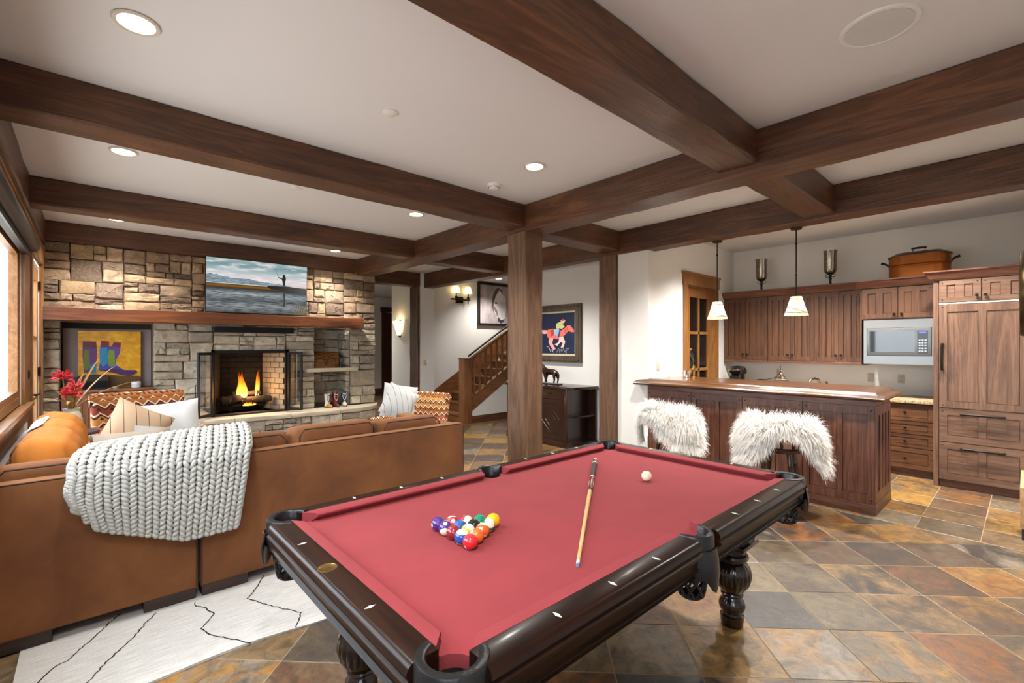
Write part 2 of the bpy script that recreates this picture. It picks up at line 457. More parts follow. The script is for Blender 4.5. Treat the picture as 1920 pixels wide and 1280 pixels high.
beam(0, -.41, 3.50, 3.67, 3.95, 2.84, CB, 'dark ceiling beam ending at the top of the freestanding post')
beam(0, -.41, 3.50, 6.01, 6.27, 2.835, CB, 'dark ceiling beam between sofa and fireplace, parallel to the mantel')
beam(0, -.43, 3.50, 8.02, 8.20, 2.84, CB, 'dark beam lying on top of the stone fireplace wall')
beam(0, 3.80, 5.25, 1.245, 1.51, 2.815, CB, 'short tie beam between the two girders near the pendant lamps')
beam(0, 3.80, 5.25, 3.67, 3.95, 2.815, CB, 'short tie beam between the freestanding post and the wall post')
beam(0, 3.80, 5.25, 6.04, 6.30, 2.815, CB, 'short tie beam between the girders in front of the staircase')
beam(0, 3.88, 5.25, 8.62, 8.88, 2.80, CB, 'short tie beam over the hallway entrance beside the stone wall')
beam(1, -1.58, 8.0, -.60, -.41, 2.80, CB, 'dark wall beam running above the window wall')
beam(2, 0.0, 2.80, 3.50, 3.78, 3.67, 3.96, 'square freestanding timber post with knots beside the pool table')
beam(2, 0.0, 2.78, 5.25, 5.50, 3.745, 4.02, 'square timber post against the white wall beside the sideboard')
beam(2, 0.0, 2.80, 5.09, 5.155, 8.62, 8.93, 'dark timber post between hallway and staircase', MW(2))

# ---- floor tiles: diagonal slate in the room, straight slate behind the bar line
def tile_mesh(a, b):
    g = .0028; h = .006; mb = MB(); e = .0022
    pts = lambda k, z: [(-a / 2 + k, -b / 2 + k, z), (a / 2 - k, -b / 2 + k, z), (a / 2 - k, b / 2 - k, z), (-a / 2 + k, b / 2 - k, z)]
    mb.add(pts(g, -h) + pts(g, -.0015) + pts(g + e, .0), [(0, 1, 5, 4), (1, 2, 6, 5), (2, 3, 7, 6), (3, 0, 4, 7), (4, 5, 9, 8), (5, 6, 10, 9), (6, 7, 11, 10), (7, 4, 8, 11), (8, 9, 10, 11)])
    return mb.mesh('tile', m_tile(), 0)
SU, SV = .397, .4065
tm = tile_mesh(SU, SV); tm2 = tile_mesh(.39, .395)
R2 = 2 ** .5
stuff_tiles = MB(); cand = []
def clip_poly(poly, f):
    out = []
    for i in range(len(poly)):
        p, q = poly[i], poly[(i + 1) % len(poly)]; a, b = f(p), f(q)
        if a >= 0: out.append(p)
        if (a < 0) != (b < 0):
            t = a / (a - b); out.append((p[0] + (q[0] - p[0]) * t, p[1] + (q[1] - p[1]) * t))
    return out
for iu in range(-9, 45):
    for iv in range(-36, 26):
        u = 2.235 + SU * (iu + .5); v = 1.185 + SV * (iv + .5)
        x, y = (u + v) / R2, (u - v) / R2
        if x < -.75 or x > 9.1 or y < -1.85 or y > 13.9: continue
        cor = []
        for du, dv in ((-1, -1), (1, -1), (1, 1), (-1, 1)):
            uu, vv = u + du * (SU / 2 - .0028), v + dv * (SV / 2 - .0028); cor.append(((uu + vv) / R2, (uu - vv) / R2))
        inb = [c for c in cor if c[0] > 5.215 and c[1] < 3.3]
        if len(inb) == 4: continue
        if inb and y < 3.3:
            poly = clip_poly(cor, lambda p: 5.211 - p[0])
            if len(poly) >= 3: cand.append((x, y, None, poly))
            continue
        cand.append((x, y, tm, cor))
for ix in range(7):
    for iy in range(9):
        x, y = 5.222 + .39 * (ix + .5), .26 + .395 * (iy - .5)
        if x > 7.9 or y > 3.3 or y < -.1: continue
        cand.append((x, y, tm2, None))
def vis(c):
    f = c[0] * UY + c[1] * UX; r = c[0] * UX - c[1] * UY
    if f < .5: return 0
    px = CX + F * r / f; py = HY + F * H / f
    if px < -250 or px > 2200 or py > 1650: return 0
    return 1 / f ** 2
cand.sort(key=lambda c: -vis(c))
for i, (x, y, me, poly) in enumerate(cand):
    if i < 296 and vis((x, y)) > 0:
        if me is None:
            mb = MB(); mb.prism([(p[0] - x, p[1] - y) for p in poly], -.006, 0.0); me = mb.mesh('tile', m_tile(), 0)
        o = link('tile', me, floor); o.location = (x, y, random.uniform(-.0012, .0012))
        if me is tm: o.rotation_euler.z = PI / 4 + random.choice((0, PI)); o.scale.y = 1
    elif poly: stuff_tiles.prism(list(poly), -.006, 0.0)
    else: stuff_tiles.box(x - .19, x + .19, y - .193, y + .193, -.006, 0)
so = link('outer_tile', stuff_tiles.mesh('outer_tile', m_tile(), 0), floor); so['kind'] = 'stuff'

# ---- stone fireplace wall
def stone_split(x0, x1, z0, z1, out, big=1.0):
    w, h = x1 - x0, z1 - z0
    mw = random.uniform(.22, .58) * big; mh = random.uniform(.10, .30) * big
    if w > mw and (w / h > 1.6 or h <= mh):
        c = x0 + w * random.uniform(.28, .72); stone_split(x0, c, z0, z1, out, big); stone_split(c, x1, z0, z1, out, big)
    elif h > mh:
        c = z0 + h * random.uniform(.36, .64); stone_split(x0, x1, z0, c, out, big); stone_split(x0, x1, c, z1, out, big)
    else: out.append((x0, x1, z0, z1))
def stone_mesh(w, h, proud, back=.07):
    """rough-faced block in the xz plane, face toward -y"""
    g = .003; pts = []
    for (a, b, c, d) in ((-1, -1, 1, -1), (1, -1, 1, 1), (1, 1, -1, 1), (-1, 1, -1, -1)):
        L = w if b == d else h; n = 3 if L > .18 else 2
        for i in range(n):
            t = i / n; pts.append((a + (c - a) * t, b + (d - b) * t))
    n = len(pts); j = lambda e: random.uniform(-e, e); vs = []
    r0 = [((w / 2 - g) * p[0], (h / 2 - g) * p[1]) for p in pts]
    r1 = [(x + j(.006) - .001 * p[0], z + j(.006) - .001 * p[1]) for (x, z), p in zip(r0, pts)]
    ins = min(.014, .12 * min(w, h))
    r2 = [(x - p[0] * ins + j(.006), z - p[1] * ins + j(.006)) for (x, z), p in zip(r1, pts)]
    r3 = [(x * .45 + j(.012), z * .45 + j(.008)) for (x, z) in r2]
    for x, z in r0: vs.append((x, back, z))
    for x, z in r1: vs.append((x, -proud * .35 + j(.006), z))
    for x, z in r2: vs.append((x, -proud + j(.011), z))
    for x, z in r3: vs.append((x, -proud - .004 + j(.012), z))
    vs.append((j(.02) * w, -proud - .004 + j(.008), j(.02))); fs = []
    for k in range(3):
        for i in range(n): fs.append((k * n + i, k * n + (i + 1) % n, (k + 1) * n + (i + 1) % n, (k + 1) * n + i))
    fs += [(3 * n + i, 3 * n + (i + 1) % n, 4 * n) for i in range(n)]
    return MB().add(vs, fs)
def lay_stones(parent, x0, x1, z0, z1, y, warm, big=1.0, rot=0.0, org=None):
    out = []; stone_split(x0, x1, z0, z1, out, big)
    for (a, b, c, d) in out:
        w, h = b - a, d - c
        o = link('stone', stone_mesh(w, h, random.uniform(.008, .04)).mesh('stone', m_stone(warm), 32), parent)
        if org is None: o.location = ((a + b) / 2, y, (c + d) / 2)
        else:
            o.location = (org[0] + math.cos(rot) * (a + b) / 2, org[1] + math.sin(rot) * (a + b) / 2, (c + d) / 2); o.rotation_euler.z = rot
YS = 8.06
core = MB(); YC = YS + .045
NX0, NX1 = -.283, .638      # left niche
FX0, FX1, FZ0, FZ1 = 1.335, 2.34, .52, 1.455   # firebox
RX0, RX1 = 2.79, 3.42       # right niche
core.box(-.45, NX0, YC, 8.95, 0, 1.85); core.box(NX1, FX0, YC, 8.95, 0, 1.85)
core.box(NX0, NX1, YC + .52, 8.95, 0, 1.85)
core.box(FX0, FX1, YC, 8.95, 0, FZ0 - .02); core.box(FX0, FX1, YC, 8.95, FZ1, 1.85); core.box(FX0, FX1, YC + .62, 8.95, FZ0 - .02, FZ1)
core.box(FX1, RX0, YC, 8.95, 0, 1.85); core.box(RX1, 3.86, YC, 8.95, 0, 1.85)
core.box(RX0, RX1, YC + .45, 8.95, .47, 1.85); core.box(RX0, RX1, YC, 8.95, 0, .47)
core.box(-.45, 3.86, YC, 8.95, 1.85, 2.84)
wf = struct(core, 'wall_fireplace', plain('mortar', '#6f6252', .95, bump=.6, bscale=40))
random.seed(21)
lay_stones(wf, -.44, 3.87, 1.96, 2.84, YS, 1, 1.0)
lay_stones(wf, -.44, NX0, 0, 1.96, YS, 0, .9); lay_stones(wf, NX1, FX0, .512, 1.96, YS, 0, 1.15)
lay_stones(wf, FX0, FX1, FZ1, 1.70, YS, 0, 1.0); lay_stones(wf, FX0, FX1, 1.70, 1.96, YS, 0, 1.1)
lay_stones(wf, FX1, RX0, .512, 1.96, YS, 0, 1.0); lay_stones(wf, RX1, 3.87, .512, 1.96, YS, 0, 1.15)
lay_stones(wf, RX0, RX1, .52, 1.85, YC + .44, 0, 1.1)
lay_stones(wf, 0, .44, .5, 1.85, 0, 0, 1.0, rot=-PI / 2, org=(RX1 - .03, YC + .46))
lay_stones(wf, 0, .80, 0, CEIL - .25, 0, 0, 1.2, rot=PI / 2, org=(3.85, YC + .02))
# hearth: slab on a stone plinth with a bowed front
HF = [(.74, 8.0), (.95, 7.86), (1.5, 7.72), (2.2, 7.65), (2.9, 7.61), (3.4, 7.63), (3.72, 7.75), (3.88, 7.95)]
hearth = thing('raised_hearth', 'bowed raised hearth of pale flagstone on rough grey stones', 'hearth', (2.3, 7.9, 0))
random.seed(5)
cutsx = [.74, 1.55, 2.3, 3.05, 3.92]
def hy(x):
    for (a, b), (c, d) in zip(HF[:-1], HF[1:]):
        if a <= x <= c: return b + (d - b) * (x - a) / (c - a)
    return HF[-1][1] + .1
for a, b in zip(cutsx[:-1], cutsx[1:]):
    n = 10; a2, b2 = a + .003, b - .003
    fr = [(a2 + (b2 - a2) * i / n, hy(a2 + (b2 - a2) * i / n)) for i in range(n + 1)]
    mb = MB(); rows = []
    for (dy, z) in ((0.02, .43), (0, .437), (-.004, .47), (0, .494), (.012, .5)):
        rows.append([(x + (0 if 0 < i < n else 0), y + dy + random.uniform(-.006, .006), z) for i, (x, y) in enumerate(fr)])
    vs = [p for r in rows for p in r]; k = n + 1
    fs = [(j * k + i, j * k + i + 1, (j + 1) * k + i + 1, (j + 1) * k + i) for j in range(4) for i in range(n)]
    mb.add(vs, fs)
    top = rows[-1] + [(b2, YC - .005, .5), (a2, YC - .005, .5)]; bot = rows[0] + [(b2, YC - .005, .43), (a2, YC - .005, .43)]
    mb.add(top, [tuple(range(len(top)))]); mb.add(bot, [tuple(range(len(bot)))[::-1]])
    mb.add([rows[j][0] for j in range(5)] + [(a2, YC - .005, .5), (a2, YC - .005, .43)], [tuple(range(7))])
    mb.add([rows[j][-1] for j in range(5)] + [(b2, YC - .005, .5), (b2, YC - .005, .43)], [tuple(range(7))[::-1]])
    part(mb, 'flagstone', plain('flagstone', '#c2b59d', .8, bump=.5, bscale=25, var=.12), hearth, smooth=30)
HP = [(x, min(y + .05, 7.99)) for x, y in HF]; HP[-1] = (3.80, 7.97); HP[0] = (.78, 7.97)
mb = MB(); mb.prism([(x, y + .03) for x, y in HP] + [(3.80, YC - .006), (.78, YC - .006)], 0, .43)
plinth = part(mb, 'plinth', plain('mortar', '#4b4238'), hearth, smooth=0)
Mh = XF[hearth.name]
for (a, b), (c, d) in zip(HP[:-1], HP[1:]):
    L = math.hypot(c - a, d - b); out = []; stone_split(0, L, 0, .43, out, .9)
    for q in out:
        o = link('stone', stone_mesh(q[1] - q[0], q[3] - q[2], random.uniform(.01, .03), .045).mesh('stone', m_stone(0), 32), hearth)
        t = (q[0] + q[1]) / 2 / L
        o.location = (a + (c - a) * t - 2.3, b + (d - b) * t - 7.9, (q[2] + q[3]) / 2); o.rotation_euler.z = math.atan2(d - b, c - a)

# ---- windows and door of the left wall
TW = CASE
def window(idx, y0, y1, z0, z1, panes):
    o = struct(MB().box(-.52, -.456, y0, y0 + .07, z0, z1).box(-.52, -.456, y1 - .07, y1, z0, z1).box(-.52, -.456, y0 + .07, y1 - .07, z0, z0 + .07).box(-.52, -.456, y0 + .07, y1 - .07, z1 - .07, z1), 'window_%d' % idx, TW(1))
    n = panes; yy0, yy1 = y0 + .07, y1 - .07
    for i in range(n):
        a, b = yy0 + (yy1 - yy0) * i / n, yy0 + (yy1 - yy0) * (i + 1) / n
        sash = MB()
        frame_w = .055
        sash.box(-.505, -.462, a, a + frame_w, z0 + .07, z1 - .07).box(-.505, -.462, b - frame_w, b, z0 + .07, z1 - .07)
        sash.box(-.505, -.462, a + frame_w, b - frame_w, z0 + .07, z0 + .07 + frame_w).box(-.505, -.462, a + frame_w, b - frame_w, z1 - .07 - frame_w, z1 - .07)
        link('sash', sash.mesh('sash', TW(1), 0), o)
        link('pane', B(-.487, -.482, a + frame_w, b - frame_w, z0 + .07 + frame_w, z1 - .07 - frame_w).mesh('pane', m_glass('window_glass', gl=.06), 0), o)
    # casing and sill
    c = MB().box(-.45, -.425, y0 - .12, y0, z0 - .0, z1).box(-.45, -.425, y1, y1 + .42, z0, z1)
    link('casing', c.mesh('casing', TW(2), 0), o)
    s = MB().rbox(-.47, -.385, y0 - .14, y1 + .26, z0 - .035, z0, r=.006).box(-.45, -.42, y0 - .1, y1 + .24, z0 - .16, z0 - .035)
    link('sill', s.mesh('sill', TW(1), 0), o)
    return o
window(1, 1.1, 5.85, 1.04, 2.45, 3)
window(2, -1.3, .6, 1.04, 2.45, 2)  # unseen window beside the camera, added to brighten the near ceiling
struct(MB().rbox(-.45, -.415, -1.4, 7.87, 2.50, 2.67, r=.004).box(-.45, -.405, -1.4, 7.88, 2.67, 2.69), 'trim_1', TW(1))
struct(MB().box(-.45, -.42, 6.42, 6.55, 0, 2.5).box(-.45, -.42, 7.75, 7.87, 0, 2.5), 'trim_2', TW(2))
d1 = MB().box(-.505, -.46, 6.56, 6.68, .02, 2.43).box(-.505, -.46, 7.62, 7.74, .02, 2.43).box(-.505, -.46, 6.68, 7.62, .02, .25).box(-.505, -.46, 6.68, 7.62, 2.30, 2.43)
for z in (.95, 1.62): d1.box(-.50, -.465, 6.68, 7.62, z, z + .035)
d1.box(-.50, -.465, 7.13, 7.165, .25, 2.30)
do = struct(d1, 'door_1', TW(2))
for z0, z1 in ((.25, .95), (.985, 1.62), (1.655, 2.30)):
    for y0, y1 in ((6.68, 7.13), (7.165, 7.62)):
        link('pane', B(-.485, -.48, y0, y1, z0, z1).mesh('pane', m_glass('window_glass'), 0), do)
BRZ = plain('dark_bronze', '#2a221c', .35, .8)
for z in (.3, 1.2, 2.2): link('hinge', MB().box(-.465, -.435, 7.735, 7.752, z, z + .1).mesh('hinge', BRZ, 0), do)
link('handle', MB().box(-.46, -.452, 6.60, 6.65, .93, 1.2).tube([(-.455, 6.625, 1.06), (-.40, 6.625, 1.06), (-.395, 6.74, 1.06)], .011).mesh('handle', BRZ), do)
solo(MB().rbox(-.425, -.415, 6.10, 6.14, 1.25, 1.33, r=.004).rbox(-.417, -.41, 6.107, 6.133, 1.27, 1.31, r=.003), 'shade_remote', plain('black_plastic', '#17181a', .4), 'small black remote cradle on the window casing', 'remote')
sh = thing('roller_shade', 'black roller shade cassette mounted above the window', 'shade', (-.39, 3.4, 2.33))
part(MB().lathe([(0, 1.0), (.052, 1.0), (.052, 5.85), (0, 5.85)], 20, (-.385, 0, 2.42), axis=1), 'cassette', plain('shade_black', '#101113', .5), sh)
part(MB().box(-.445, -.40, 1.0, 5.85, 2.345, 2.44), 'back_channel', plain('shade_black', '#101113', .5), sh, smooth=0)
part(MB().box(-.40, -.39, 1.02, 5.83, 2.325, 2.365), 'hem_bar', plain('black_plastic', '#17181a'), sh, smooth=0)
# ---- glazed door in the bar side wall
dm = MB(); y0, y1 = 3.30, 3.345
for (p, q, r, s) in ((6.33, 6.45, .02, 2.40), (7.01, 7.13, .02, 2.40), (6.45, 7.01, .02, .9), (6.45, 7.01, 2.26, 2.40), (6.45, 7.01, 1.18, 1.22), (6.45, 7.01, 1.72, 1.76), (6.71, 6.75, .9, 2.26)): dm.box(p, q, y0, y1, r, s)
dd = struct(dm, 'door_2', CASE(2))
for z0, z1 in ((.9, 1.18), (1.22, 1.72), (1.76, 2.26)):
    for a, b in ((6.45, 6.71), (6.75, 7.01)): link('pane', B(a, b, 3.319, 3.325, z0, z1).mesh('pane', plain('dark_glass', '#14110f', .06), 0), dd)
link('door_handle', MB().lathe([(0, 0), (.025, 0), (.025, .01), (.01, .012), (.01, .04), (.026, .045), (.026, .07), (0, .075)], 16, (6.39, 3.30, 1.0), axis=1).xf(Matrix.Identity(4)).mesh('door_handle', BRZ), dd)
struct(MB().box(6.19, 6.30, 3.245, 3.27, 0, 2.42).box(7.16, 7.27, 3.245, 3.27, 0, 2.42).box(6.17, 7.29, 3.24, 3.27, 2.42, 2.57).box(6.15, 7.31, 3.225, 3.27, 2.57, 2.605)
       .box(6.30, 6.33, 3.27, 3.40, 0, 2.42).box(7.13, 7.16, 3.27, 3.40, 0, 2.42).box(6.3, 7.16, 3.27, 3.4, 2.40, 2.42), 'trim_3', CASE(2))
# ---- far hall door
struct(MB().box(6.86, 7.0, 13.76, 13.8, 0, 2.62).box(7.85, 7.99, 13.76, 13.8, 0, 2.62).box(6.82, 8.03, 13.75, 13.8, 2.62, 2.78), 'trim_4', wood('hall_door', '#2a1109', '#48200f', '#63301a', 2))
hd = MB(); frame_panel(hd, 'y', 7.0, 7.85, .02, 2.6, 13.77, 13.80, .12, (.2, .14), (), .015, -1)
hdo = struct(hd, 'door_3', wood('hall_door', '#2a1109', '#48200f', '#63301a', 2))
link('door_handle', MB().lathe([(0, -.06), (.025, -.055), (.025, -.03), (.01, -.02), (.01, 0)], 12, (7.08, 13.77, 1.05), axis=1).mesh('door_handle', BRZ), hdo)
# ================================================================== POOL TABLE
TCX, TCY = 1.757, 1.512; HX, HYT = 1.225, .702; BED = .785; RT = .822
LAC = wood('lacquered_wood', '#110705', '#1f0f09', '#321a0d', 0, .3, .05, 20, coat=.12)
LACY = wood('lacquered_wood', '#110705', '#1f0f09', '#321a0d', 1, .3, .05, 20, coat=.12)
APX = wood('apron_wood', '#120805', '#22120a', '#3a210e', 0, .34, .05, 20, coat=.0)
APY = wood('apron_wood', '#140a06', '#26150b', '#40260f', 1, .34, .05, 20, coat=.0)
FELT = m_cloth('red_felt', '#8a3136', .95, 320, .15, .06)
LEATHER = plain('black_leather', '#17171a', .32, bump=.25, bscale=90)
for m_ in (LAC, LACY, APX, APY):
    m_.node_tree.nodes['Principled BSDF'].inputs['Specular IOR Level'].default_value = .22
pt = thing('pool_table', 'dark lacquered pool table with red cloth, leather pockets and turned legs', 'pool table', (TCX, TCY, 0))
WR, CU = .088, .050          # wood rail width, cushion width
NX, NY = HX - WR - CU, HYT - WR - CU     # nose lines
CPX, CPY, CPR = HX - WR - .012, HYT - WR - .012, .062
SPY, SPR = HYT - WR + .006, .058
# bed outline with pocket cut-outs
def arc(cx, cy, r, a0, a1, n=9): return [(cx + r * math.cos(a0 + (a1 - a0) * i / n), cy + r * math.sin(a0 + (a1 - a0) * i / n)) for i in range(n + 1)]
bx, by = HX - WR, HYT - WR
ol = []
d = math.radians
ol += arc(CPX, CPY, CPR, d(-95), d(-175)) [::1]            # +x+y corner (going ccw: arrive on +x side)
ol += arc(0, SPY, SPR, d(-10), d(-170), 9)
ol += arc(-CPX, CPY, CPR, d(-5), d(-85))
ol += arc(-CPX, -CPY, CPR, d(85), d(5))
ol += arc(0, -SPY, SPR, d(170), d(10), 9)
ol += arc(CPX, -CPY, CPR, d(175), d(95))
part(MB().prism([(x + TCX, y + TCY) for x, y in ol], BED - .035, BED), 'bed_cloth', FELT, pt, smooth=0)
part(MB().box(TCX - bx + .07, TCX + bx - .07, TCY - by + .07, TCY + by - .07, BED - .10, BED - .036), 'slate', plain('slate_edge', '#4a4a48', .8), pt, smooth=0)
def along(side, t, dd, z):
    """side: 0 near(-y) 1 far(+y) 2 left(-x) 3 right(+x); t along, dd inward from outer edge"""
    if side == 0: return (TCX + t, TCY - HYT + dd, z)
    if side == 1: return (TCX + t, TCY + HYT - dd, z)
    if side == 2: return (TCX - HX + dd, TCY + t, z)
    return (TCX + HX - dd, TCY + t, z)
def sweep(side, prof, t0, t1, cut0=None, cut1=None, n=1):
    mb = MB(); k = len(prof); vs = []
    for i in range(n + 1):
        for (dd, z) in prof:
            a = t0 + (cut0(dd) if cut0 else 0); b = t1 - (cut1(dd) if cut1 else 0)
            vs.append(along(side, a + (b - a) * i / n, dd, z))
    fs = []
    flip = side in (1, 2)
    for i in range(n):
        for j in range(k):
            q = (i * k + j, i * k + (j + 1) % k, (i + 1) * k + (j + 1) % k, (i + 1) * k + j); fs.append(q[::-1] if flip else q)
    e0 = tuple(range(k)); e1 = tuple(n * k + j for j in range(k))
    fs += [e0[::-1] if not flip else e0, e1 if not flip else e1[::-1]]
    return mb.add(vs, fs)
RAILP = [(WR, BED - .025), (WR, RT), (.022, RT), (.010, RT - .006), (.003, RT - .016), (.0, RT - .028), (.006, RT - .034), (.006, RT - .040), (-.003, RT - .046), (-.003, RT - .056), (.008, RT - .062), (.03, RT - .064)]
CUSHP = [(WR, BED), (WR, RT + .0005), (WR + CU * .8, RT - .001), (WR + CU, RT - .008), (WR + CU, RT - .014), (WR + CU * .55, BED)]
segs = [(0, -1.085, -.075), (0, .075, 1.085), (1, -1.085, -.075), (1, .075, 1.085), (2, -.562, .562), (3, -.562, .562)]
for side, a, b in segs:
    long = side < 2
    part(sweep(side, RAILP, a, b), 'rail', LAC if long else LACY, pt, smooth=50)
    k0 = k1 = None
    c0 = lambda dd: (dd - WR) * 1.05 + .0; c1 = c0
    e = .035
    side_cut = lambda dd: (dd - WR) * .35
    if long and a < 0: part(sweep(side, CUSHP, a + .012, b + .0, c0, side_cut), 'cushion', FELT, pt, smooth=40)
    elif long: part(sweep(side, CUSHP, a, b - .012, side_cut, c1), 'cushion', FELT, pt, smooth=40)
    else: part(sweep(side, CUSHP, a + .012, b - .012, c0, c1), 'cushion', FELT, pt, smooth=40)
APP = [(.05, .765), (.012, .758), (.008, .745), (.018, .735), (.020, .66), (.014, .65), (.022, .64), (.016, .63), (.026, .60), (.034, .575), (.028, .565), (.034, .555), (.06, .555)]
APP = [(q, .675 + (z - .555) * .09 / .21) for q, z in APP]
for side, a, b in ((0, -HX + .03, HX - .03), (1, -HX + .03, HX - .03), (2, -HYT + .03, HYT - .03), (3, -HYT + .03, HYT - .03)):
    part(sweep(side, APP, a, b), 'apron', APX if side < 2 else APY, pt, smooth=40)
for side, ts in ((0, (-.82, -.57, -.32, .32, .57, .82)), (1, (-.82, -.57, -.32, .32, .57, .82)), (2, (-.28, .28)), (3, (-.28, 0, .28))):
    for t in ts:
        c = Vector(along(side, t, WR * .52, RT)); L, W2 = .017, .0065
        ax = Vector((1, 0, 0)) if side < 2 else Vector((0, 1, 0)); bx2 = Vector((-ax.y, ax.x, 0))
        if side in (2, 3): L, W2 = .017, .0065
        pts = [c + bx2 * L, c + ax * W2, c - bx2 * L, c - ax * W2]
        part(MB().prism([(p.x, p.y) for p in pts], RT - .001, RT + .0006), 'sight', plain('pearl', '#eceae2', .2), pt, smooth=0)
c = along(2, .03, WR * .5, RT)
mm = MB().lathe([(0, -.001), (.032, -.001), (.032, .001), (.029, .0016), (.028, .001), (.0, .001)], 28, c)
mm.box(c[0] - .012, c[0] + .012, c[1] - .010, c[1] - .006, RT, RT + .0016).box(c[0] - .009, c[0] + .009, c[1] - .003, c[1] + .012, RT, RT + .0016)
part(mm, 'medallion', plain('brass', '#9c7f4a', .3, .9), pt)
# pockets
def pocket(cx, cy, out_ang, span, r0, r1, flap):
    cx += TCX; cy += TCY
    n = 20; a0 = out_ang - span / 2; a1 = out_ang + span / 2
    prof = [(r0, .70), (r0, RT - .004), (r0 + .005, RT + .004), ((r0 + r1) / 2, RT + .007), (r1 - .005, RT + .004), (r1, RT - .006), (r1 + .002, .745), (r1 - .006, .70)]
    mb = MB(); k = len(prof); vs = []
    for i in range(n + 1):
        a = a0 + (a1 - a0) * i / n
        for r, z in prof: vs.append((cx + r * math.cos(a), cy + r * math.sin(a), z))
    fs = [(i * k + j, (i + 1) * k + j, (i + 1) * k + (j + 1) % k, i * k + (j + 1) % k) for i in range(n) for j in range(k)]
    fs += [tuple(range(k)), tuple(n * k + j for j in range(k))[::-1]]
    pk = part(mb.add(vs, fs), 'pocket', LEATHER, pt)
    # leather flap hanging outside
    fl = MB(); na = 10; fa = flap
    def P(u, v):
        a = out_ang + (u - .5) * fa; r = r1 + .006 + .012 * math.sin(v * 2.2); zz = .775 - v * (.13 + .03 * math.cos((u - .5) * 9))
        return (cx + r * math.cos(a), cy + r * math.sin(a), zz)
    fl.sheet(P, 10, 6)
    fl.sheet(lambda u, v: tuple(Vector(P(1 - u, v)) - Vector((math.cos(out_ang), math.sin(out_ang), 0)) * .004), 10, 6)
    part(fl, 'leather_flap', LEATHER, pk)
    # net basket below
    nb = MB()
    for sgn in (1, -1):
        for q in range(8):
            pts = []
            for i in range(9):
                t = i / 8; a = q * PI / 4 + sgn * t * 1.5; r = (r0 + .004) * (1 - .28 * t * t)
                pts.append((cx + r * math.cos(a), cy + r * math.sin(a), .71 - .135 * t))
            nb.tube(pts, .0055, 6)
    nb.lathe([(.0, .565), (r0 * .72, .567), (r0 * .75, .577), (r0 * .68, .581), (0, .581)], 16, (cx, cy, 0))
    nb.lathe([(r0 + .002, .70), (r0 + .01, .705), (r0 + .008, .72), (r0, .715)], 20, (cx, cy, 0))
    part(nb, 'net_basket', LEATHER, pk)
for sx in (-1, 1):
    for sy in (-1, 1):
        pocket(sx * CPX, sy * CPY, math.atan2(sy, sx), d(240), .060, .092, d(95))
for sy in (-1, 1): pocket(0, sy * SPY, sy * PI / 2, d(190), .057, .084, d(110))
# turned legs
LEGP = [(.0, 0), (.056, 0), (.060, .02), (.062, .055), (.052, .062), (.050, .07), (.062, .085), (.068, .11), (.062, .135), (.050, .150), (.046, .160), (.058, .168), (.060, .176), (.056, .184), (.066, .200), (.088, .235), (.098, .275), (.094, .315), (.078, .345), (.062, .358), (.062, .366), (.082, .372), (.086, .384), (.080, .396), (.066, .402), (.066, .43), (.078, .44), (.082, .455), (0, .455)]
def flute(a, z):
    if .19 < z < .35: k = min(1, (z - .19) / .02, (.35 - z) / .02); return 1 + .06 * k * (abs(math.cos(a * 10)) - .5)
    if .08 < z < .14: return 1 + .045 * (abs(math.cos(a * 10)) - .5)
    return 1
LEGM = wood('leg_wood', '#0d0705', '#1b0e08', '#2f1a0e', 2, .22, .03, 18, coat=.5)
for sx in (-1, 1):
    for sy in (-1, 1):
        cx, cy = TCX + sx * .90, TCY + sy * .40
        mb = MB().lathe(LEGP, 80, (cx, cy, 0), mod=flute)
        lg = part(mb, 'leg', LEGM, pt, smooth=40)
        cb = MB().rbox(cx - .105, cx + .105, cy - .105, cy + .105, .453, .475, r=.006).rbox(cx - .09, cx + .09, cy - .09, cy + .09, .474, .535, r=.006).rbox(cx - .10, cx + .10, cy - .10, cy + .10, .534, .70, r=.006)
        part(cb, 'capital', LEGM, lg)
# ---- balls
BR = .0286
WHITE = hx('#f1e9d2')
def ball_mat(num, col, stripe):
    t = NT('ball_%d' % num); tc = t.node('ShaderNodeTexCoord'); sp = t.node('ShaderNodeSeparateXYZ'); t.link(tc.outputs['Object'], sp.inputs[0])
    c = hx(col)
    if stripe: base = t.mix(t.math('LESS_THAN', t.math('ABSOLUTE', sp.outputs[2]), BR * .62), WHITE, c)
    else: base = c
    if num:
        spot = t.math('GREATER_THAN', t.math('ABSOLUTE', sp.outputs[0]), BR * .955)
        base = t.mix(spot, base if not isinstance(base, tuple) else c, WHITE)
    t.set(base, .06); t.b.inputs['Coat Weight'].default_value = .5; t.b.inputs['Coat Roughness'].default_value = .03
    return t.m
def sphere(r, nu=32, nv=20): return MB().lathe([(r * math.sin(PI * j / nv) if 0 < j < nv else 0, -r * math.cos(PI * j / nv)) for j in range(nv + 1)], nu)
INK = plain('ball_ink', '#101010', .3)
P0 = Vector((1.064, 1.642)); P1 = Vector((1.055, 1.404)); P2 = Vector((1.268, 1.518))
ctr = (P0 + P1 + P2) / 3
sc = .2300 / (((P0 - P1).length + (P1 - P2).length + (P2 - P0).length) / 3)
an = math.atan2((P0 - ctr).y, (P0 - ctr).x); an1 = math.atan2((P1 - ctr).y, (P1 - ctr).x) - 2 * PI / 3
R3 = .2300 / 3 ** .5
an = (math.atan2(P0.y - ctr.y, P0.x - ctr.x) + math.atan2(P1.y - ctr.y, P1.x - ctr.x) - d(120) + 2 * PI * (P1.y < ctr.y and 1) ) / 2
cand_an = []
for k, P in enumerate((P0, P1, P2)):
    a = math.atan2(P.y - ctr.y, P.x - ctr.x) - k * d(120); cand_an.append(a)
sv = sum(math.sin(a) for a in cand_an); cv = sum(math.cos(a) for a in cand_an); an = math.atan2(sv, cv)
